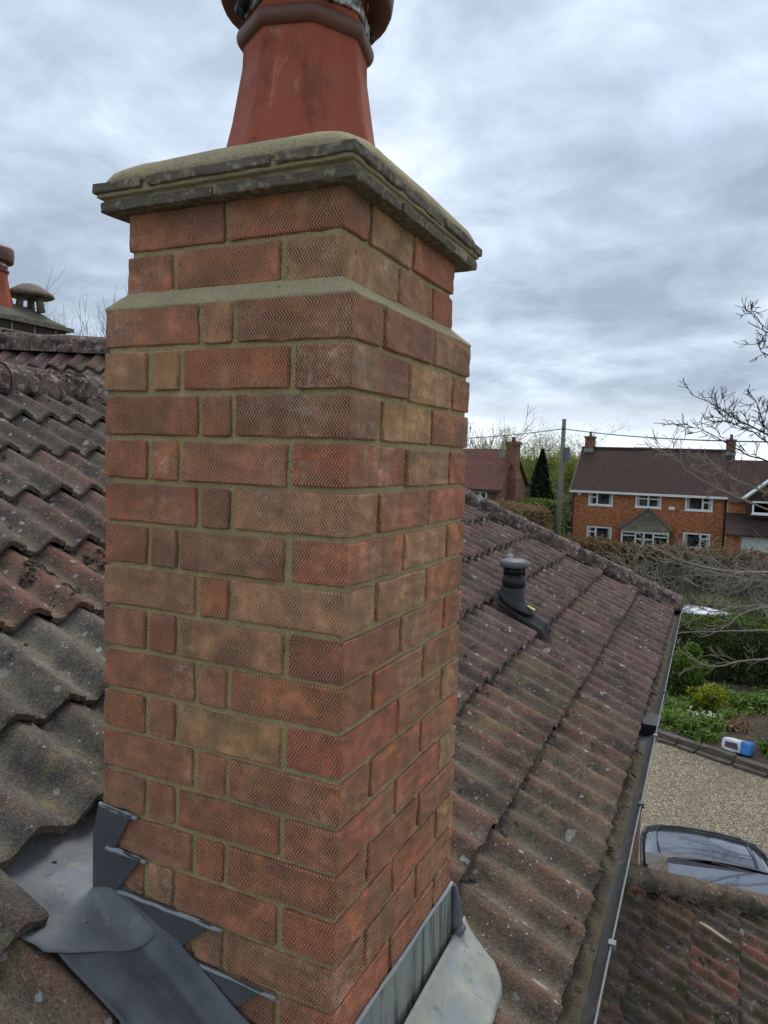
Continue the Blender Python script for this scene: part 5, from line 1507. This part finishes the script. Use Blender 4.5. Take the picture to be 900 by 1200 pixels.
window(1.68, 4.2, -2.80, -2.05, 47.38, H2, (.5,), False, None)

# house at left behind the chimney
H3 = empty('tile_roofed_house', (-14, 42, GZ), 'red-brown tiled house with gable chimney breast beside the stack', 'house')
mb = walled(-22, -11.55, GZ, -1.78, [(-13.35, -12.25, -3.0, -1.95)], 40.0, 40.12)
mb.raw([(-11.55, 40.0, GZ), (-11.55, 46, GZ), (-11.55, 46, -1.78), (-11.55, 43, .45), (-11.55, 40., -1.78)], [(0, 1, 2, 3, 4)]); mb.build('wall', MATS['house_brick_old'], H3)
window(-13.35, -12.25, -3.0, -1.95, 40.06, H3, (.62,), False)
add('roof', [(-22, 39.7, -1.82), (-11.35, 39.7, -1.82), (-11.45, 43, .56), (-22, 43, .52), (-22, 46.3, -1.8), (-11.35, 46.3, -1.8), (-22, 39.7, -1.94), (-11.35, 39.7, -1.94)], [(0, 1, 2, 3), (3, 2, 5, 4), (0, 6, 7, 1)], MATS['far_tiles_red'], H3)
MB().box(-22, -11.3, 39.62, 39.7, -1.98, -1.86).build('gutter', MATS['black_iron'], H3)
mb = MB(); mb.tube([(-11.8, 39.92, -1.9), (-11.8, 39.92, GZ)], .05, 8); mb.build('downpipe', MATS['black_iron'], H3)
mb = MB(); mb.box(-11.56, -11.05, 41.7, 43.0, GZ, -1.2); mb.raw([(-11.56, 41.7, -1.2), (-11.05, 41.7, -1.2), (-11.05, 43., -1.2), (-11.56, 43., -1.2), (-11.75, 41.9, -.7), (-11.15, 41.9, -.7), (-11.15, 42.8, -.7), (-11.75, 42.8, -.7)], [(0, 1, 5, 4), (1, 2, 6, 5), (2, 3, 7, 6), (3, 0, 4, 7)])
mb.box(-11.75, -11.15, 41.9, 42.8, -.7, .82); mb.box(-11.83, -11.07, 41.82, 42.88, .82, 1.0); ch3 = mb.build('chimney_breast', MATS['house_brick_old'], H3)
MB().rings([circ(-11.45, 42.3, 1.0 + h, r, 10) for h, r in ((0, .12), (.2, .1), (.28, .12))]).build('pot', MATS['pot_band'], ch3, True)
MB().box(-12.1, -11.75, 41.6, 41.66, .05, .45).build('lead_flashing', MATS['lead_weathered'], ch3)

# ------------------------------------------------------------------ telegraph pole and wires
TPole = empty('telegraph_pole', (-7.55, 37.5, GZ), 'weathered wooden telegraph pole with transformer box and overhead wire', 'pole')
mb = MB(); mb.tube([(-7.55, 37.5, GZ), (-7.53, 37.5, -2), (-7.50, 37.5, 2.08)], [.16, .135, .105], 12); mb.build('pole', MATS['pole_wood'], TPole, True)
mb = MB(); mb.box(-7.38, -7.14, 37.38, 37.62, -.10, .62); mb.box(-7.44, -7.36, 37.46, 37.54, .05, .15); mb.build('transformer_box', mat('transformer', color=(.10, .115, .13), rough=.5), TPole)
for s_ in (-1, 1):
    mb = MB(); mb.tube([(-7.5, 37.42, 1.60), (-7.5, 37.36, 1.60)], .03, 8); mb.build('insulator', MATS['black_iron'], TPole)
def wire(name, a, b, sag, label):
    a, b = Vector(a), Vector(b); mb = MB(); mb.tube([a.lerp(b, k / 24) - Vector((0, 0, sag * 4 * (k / 24) * (1 - k / 24))) for k in range(25)], .022, 5)
    tag(mb.build(name, MATS['black_iron']), label, 'wire', 'overhead wires')
wire('overhead_wire', (-7.5, 37.4, 1.58), (-26., 41., 1.75), .7, 'overhead wire running left from the telegraph pole')
wire('overhead_wire', (-7.5, 37.4, 1.58), (6.0, 18.5, .58), .30, 'overhead wire running right from the telegraph pole over the brick house')

# ------------------------------------------------------------------ hedges and trees further off
hedge('beech_hedge', (-9.5, 40.3), (14, 39.6), 1.6, GZ, -4.5, 34000, 'leaf_beech', .085, 'long brown-leaved beech hedge in front of the brick house', 11, .3, .35, (.05, .035, .02))
hedge('tan_hedge', (-10.9, 38.2), (-8.0, 34.5), 1.7, GZ, -2.45, 9000, 'leaf_tan', .07, 'tall rounded tan hedge left of the telegraph pole', 12, .25, .5, (.08, .055, .035))
hedge('green_hedge', (-10.6, 42.2), (-8.4, 41.6), 1.2, GZ, -2.45, 7000, 'leaf_green', .07, 'bright green hedge between the pole and the brick house', 13, .25, .3)
def conifer(base, h, r, n, label, seed):
    T = empty('conifer_tree', base, label, 'tree'); g = np.random.default_rng(seed); b = Vector(base)
    mb = MB(); mb.tube([b, b + Vector((0, 0, h * .95))], [.16, .02], 7); mb.build('trunk', MATS['bark_dark'], T, True)
    u = g.uniform(.03, 1, n); a = g.uniform(0, 6.283, n)
    prof = r * np.minimum(1., 1.15 * (1 - u ** 3.0)) * (.85 + .25 * np.sin(a * 5 + u * 17) * np.sin(u * 31 + a * 2)) * g.uniform(.55, 1., n) ** .4
    pts = np.stack([b.x + prof * np.cos(a), b.y + prof * np.sin(a), b.z + u * h], 1)
    v, f = leaf_cards(pts, .11, seed, .45, (0, 0, 1.2), .8); np_mesh('crown', v, f, MATS['leaf_conifer'], T)
conifer((-12.2, 53, GZ), 7.3, .95, 9000, 'tall dark columnar conifer between the two houses', 3)
for i, (x, y, r, h, lb) in enumerate([(-14.6, 60, 2.2, 5.0, 'purplish bare thicket left of the conifer'), (-10.4, 60.5, 2.0, 4.9, 'purplish bare thicket right of the conifer'), (-17.5, 62, 2.2, 4.6, 'purplish thicket behind the red-brown roof')]):
    shrub('bare_thicket', (x, y, GZ), r, 1.6, h, 5200, 'leaf_purple', .085, lb, 'thicket', 60 + i)
for i, (x, y, r, h, lb) in enumerate([(-12.0, 50.6, .8, 3.4, 'dark bush at the foot of the conifer')]):
    shrub('dark_bush', (x, y, GZ), r + .3, 1., h, 2600, 'leaf_dark', .09, lb, 'bush', 70 + i)
R = random.Random(31)
branch_tree('willow_tree', (-18.6, 70, GZ), 10.3, .22, 'pale green budding tree left of the telegraph pole', 'bark_mid', R, 'leaf_willow', .055, 26, .42, 4, 4, .12, .8, 'trees behind the houses')
branch_tree('willow_tree', (-14.6, 69, GZ), 10.6, .24, 'large budding tree with dark limbs right of the telegraph pole', 'bark_dark', R, 'leaf_willow', .05, 16, .42, 4, 4, .10, .85, 'trees behind the houses')
branch_tree('willow_tree', (-11.6, 66, GZ), 8.6, .2, 'low yellow-green tree behind the brick house chimney', 'bark_mid', R, 'leaf_willow', .055, 28, .42, 4, 4, .06, .9, 'trees behind the houses')
branch_tree('bare_tree', (-23.3, 75, GZ), 11.2, .22, 'slender bare tree above the red-brown house roof', 'bark_mid', R, 'leaf_willow', .05, 2, .35, 4, 4, .22, .6, 'trees behind the houses', .018)
branch_tree('bare_tree', (-24.3, 21.1, GZ), 11.2, .2, 'bare tree behind the old dark chimney at left', 'bark_mid', R, None, .1, 0, .3, 4, 8, .16, .6, None, .005, .50, .6)
for i, (x, y, r, h, lb) in enumerate([(-17.2, 66, 2.8, 8.7, 'yellow-green bushes behind the conifer at left'), (-12.9, 64.5, 2.4, 8.3, 'yellow-green bushes between the pole and the brick house chimney'), (-21.5, 68, 2.6, 6.2, 'yellow-green bushes above the red-brown roof')]):
    shrub('leafing_bush', (x, y, GZ), r, 1.8, h, 9000, 'leaf_willow', .075, lb, 'bush', 80 + i, nl=40)
# distant wood along the horizon
g = np.random.default_rng(77); n = 16000
xx = g.uniform(-150, 90, n); top = np.array([3.2 + 1.6 * fbm(a * .045, 1., 2.) + .8 * fbm(a * .3, 3., 1.) for a in xx])
zz = GZ + g.uniform(0, 1, n) ** .7 * (top + 4.2); yy = 165 + g.normal(size=n) * 5
v, f = leaf_cards(np.stack([xx, yy, zz], 1), .75, 5, .7); tag(np_mesh('distant_wood', v, f, MATS['leaf_far']), 'low dark line of woodland on the horizon', 'wood', kind='stuff')

# ------------------------------------------------------------------ bare tree leaning in from the right
TR = empty('bare_garden_tree', (4.2, 19.3, GZ), 'leafless garden tree whose branches reach in from the right', 'tree')
mb = MB(); mb.tube([(4.2, 19.3, GZ), (4.1, 19.2, -5), (3.8, 19.1, -3.6), (3.7, 19.0, -2.2), (3.5, 18.8, -.6), (3.2, 18.3, 1.4)], [.20, .17, .15, .125, .10, .06], 10); mb.build('trunk', MATS['bark_pale'], TR, True)
R = random.Random(17)
def limb(name, pts, r, bark, twigs, tl, kids=1, minr=.0065, up=.05):
    mb = MB(); P_ = [Vector(p) for p in pts]; fine = []
    for i in range(len(P_) - 1):
        p0, p1, p2, p3 = P_[max(i - 1, 0)], P_[i], P_[i + 1], P_[min(i + 2, len(P_) - 1)]
        for k in range(5):
            u = k / 5; q = .5 * ((2 * p1) + (p2 - p0) * u + (2 * p0 - 5 * p1 + 4 * p2 - p3) * u * u + (3 * p1 - p0 - 3 * p2 + p3) * u ** 3)
            fine.append(q + Vector((R.gauss(0, .012), R.gauss(0, .012), R.gauss(0, .012))))
    fine.append(P_[-1]); n = len(fine)
    mb.tube(fine, [max(r * (1 - .85 * i / n), minr) for i in range(n)], 6)
    for q in range(twigs):
        i = int(R.uniform(.12, .99) * (n - 1)); d = (fine[i + 1] - fine[i]).normalized()
        ax = Vector((R.gauss(0, 1), R.gauss(0, 1), R.gauss(0, 1) + .35)); ax = (ax - d * ax.dot(d)).normalized()
        grow(mb, fine[i], d + ax * R.uniform(.5, 1.2), tl * R.uniform(.4, 1.2), max(r * .3 * (1 - .6 * i / n), minr), kids, R, .35, up, 4, .8, .6, minr, 4)
    return mb.build(name, MATS[bark], TR, True)
limb('branch', [(3.3, 18.4, 1.1), (2.84, 17.49, 2.0), (1.5, 16.61, 2.36), (1.0, 16.11, 2.56), (.74, 15.73, 2.85), (.53, 15.36, 2.87)], .026, 'bark_dark', 22, .38, 1)
limb('branch', [(3.35, 18.5, .2), (2.94, 17.41, .39), (1.62, 16.51, .42), (1.06, 15.99, .65), (.89, 15.66, 1.06), (.68, 15.31, 1.35)], .022, 'bark_dark', 22, .36, 1)
limb('branch', [(3.3, 18.4, .8), (2.74, 17.37, 1.1), (1.37, 16.51, 1.92), (.91, 16.04, 2.18), (.83, 15.74, 2.31)], .022, 'bark_dark', 20, .36, 1)
limb('branch', [(3.4, 18.6, -.4), (2.81, 17.31, -.07), (1.63, 16.5, .24), (.96, 15.93, .56), (.47, 15.44, .79), (.08, 15.0, 1.03), (-.33, 14.55, 1.22)], .030, 'bark_dark', 40, .40, 1)
limb('branch', [(3.45, 18.7, -.8), (2.83, 17.29, -.43), (1.49, 16.41, -.11), (.83, 15.83, .03), (.35, 15.35, .3), (-.04, 14.9, .5), (-.40, 14.46, .61)], .026, 'bark_dark', 36, .40, 1)
limb('branch', [(3.5, 18.8, -1.0), (2.85, 17.26, -.87), (1.65, 16.48, -.11), (.97, 15.93, .44), (.48, 15.44, .67), (.17, 15.02, .73)], .026, 'bark_dark', 34, .40, 1)
limb('branch', [(3.65, 19.2, -1.6), (1.95, 17.9, -1.3), (0.65, 17.3, -0.85), (-0.2, 17.1, -0.45), (-0.7, 17.0, 0.0), (-0.85, 16.9, 0.25)], .03, 'bark_pale', 20, .6, 1)
limb('branch', [(3.65, 19.2, -1.3), (2.05, 18.2, -0.9), (0.95, 17.8, -0.62), (0.15, 17.5, -0.2), (-0.6, 17.4, 0.12)], .025, 'bark_pale', 18, .55, 1)
limb('branch', [(3.7, 19.2, -2.3), (2.05, 18.3, -2.5), (1.05, 17.9, -2.6), (0.05, 17.7, -2.55), (-0.85, 17.5, -2.25), (-1.5, 17.4, -1.95)], .045, 'bark_pale', 26, .7, 1)
limb('branch', [(3.7, 19.2, -2.6), (2.15, 18.8, -2.9), (1.15, 18.5, -2.85), (0.05, 18.3, -2.7), (-1.05, 18.1, -2.45)], .035, 'bark_pale', 26, .7, 1)
limb('branch', [(3.8, 19.1, -3.2), (2.05, 18.3, -3.3), (0.95, 17.9, -3.4), (0.3, 17.7, -3.55), (-0.1, 17.6, -3.45)], .035, 'bark_pale', 22, .6, 1)
limb('branch', [(3.8, 19.1, -3.3), (1.85, 18.1, -3.35), (1.05, 17.7, -3.45), (0.45, 17.5, -3.95), (0.05, 17.4, -4.15)], .03, 'bark_pale', 12, .5, 1)
limb('branch', [(3.9, 19.0, -4.0), (2.05, 17.9, -4.4), (1.05, 17.4, -4.55), (0.35, 17.1, -4.72), (-0.2, 17.0, -4.5), (-0.35, 17.0, -4.4)], .03, 'bark_pale', 14, .5, 1)
limb('branch', [(3.9, 19.0, -3.9), (1.65, 18.1, -3.9), (0.25, 17.7, -4.05), (-0.45, 17.5, -4.15), (-1.1, 17.4, -4.5)], .024, 'bark_pale', 10, .45, 1)
# bare arching shrub in front of the beech hedge
def bare_shrub(x, y, spread, h, n, label, seed, bark='bark_pale'):
    T = empty('bare_shrub', (x, y, GZ), label, 'shrub', 'bare arching shrubs before the beech hedge'); R_ = random.Random(seed); mb = MB()
    for k in range(n):
        a = R_.uniform(0, 6.283); b = Vector((x + R_.gauss(0, .35), y + R_.gauss(0, .25), GZ))
        grow(mb, b, (math.cos(a) * R_.uniform(.3, 1.) * spread, math.sin(a) * .6 * spread, 1.), h * R_.uniform(.7, 1.2), .030, 2, R_, .32, -.10, 4, .75, .62, .012, 4)
    mb.build('stems', MATS[bark], T, True)
for i, (x, y, lb) in enumerate([(-2.2, 35.2, 'bare twiggy shrub just above the hip end of the roof'), (-.4, 34.6, 'bare twiggy shrub above the end of the gutter'), (1.3, 34.8, 'bare twiggy shrub above the white sheet'), (2.9, 34.4, 'bare twiggy shrub right of the white sheet'), (4.4, 35., 'bare twiggy shrub at the right edge of the lawn')]):
    bare_shrub(x, y, 1.3, 2.2, 20, lb, 300 + i, ('bark_pale', 'bark_mid')[i % 2])
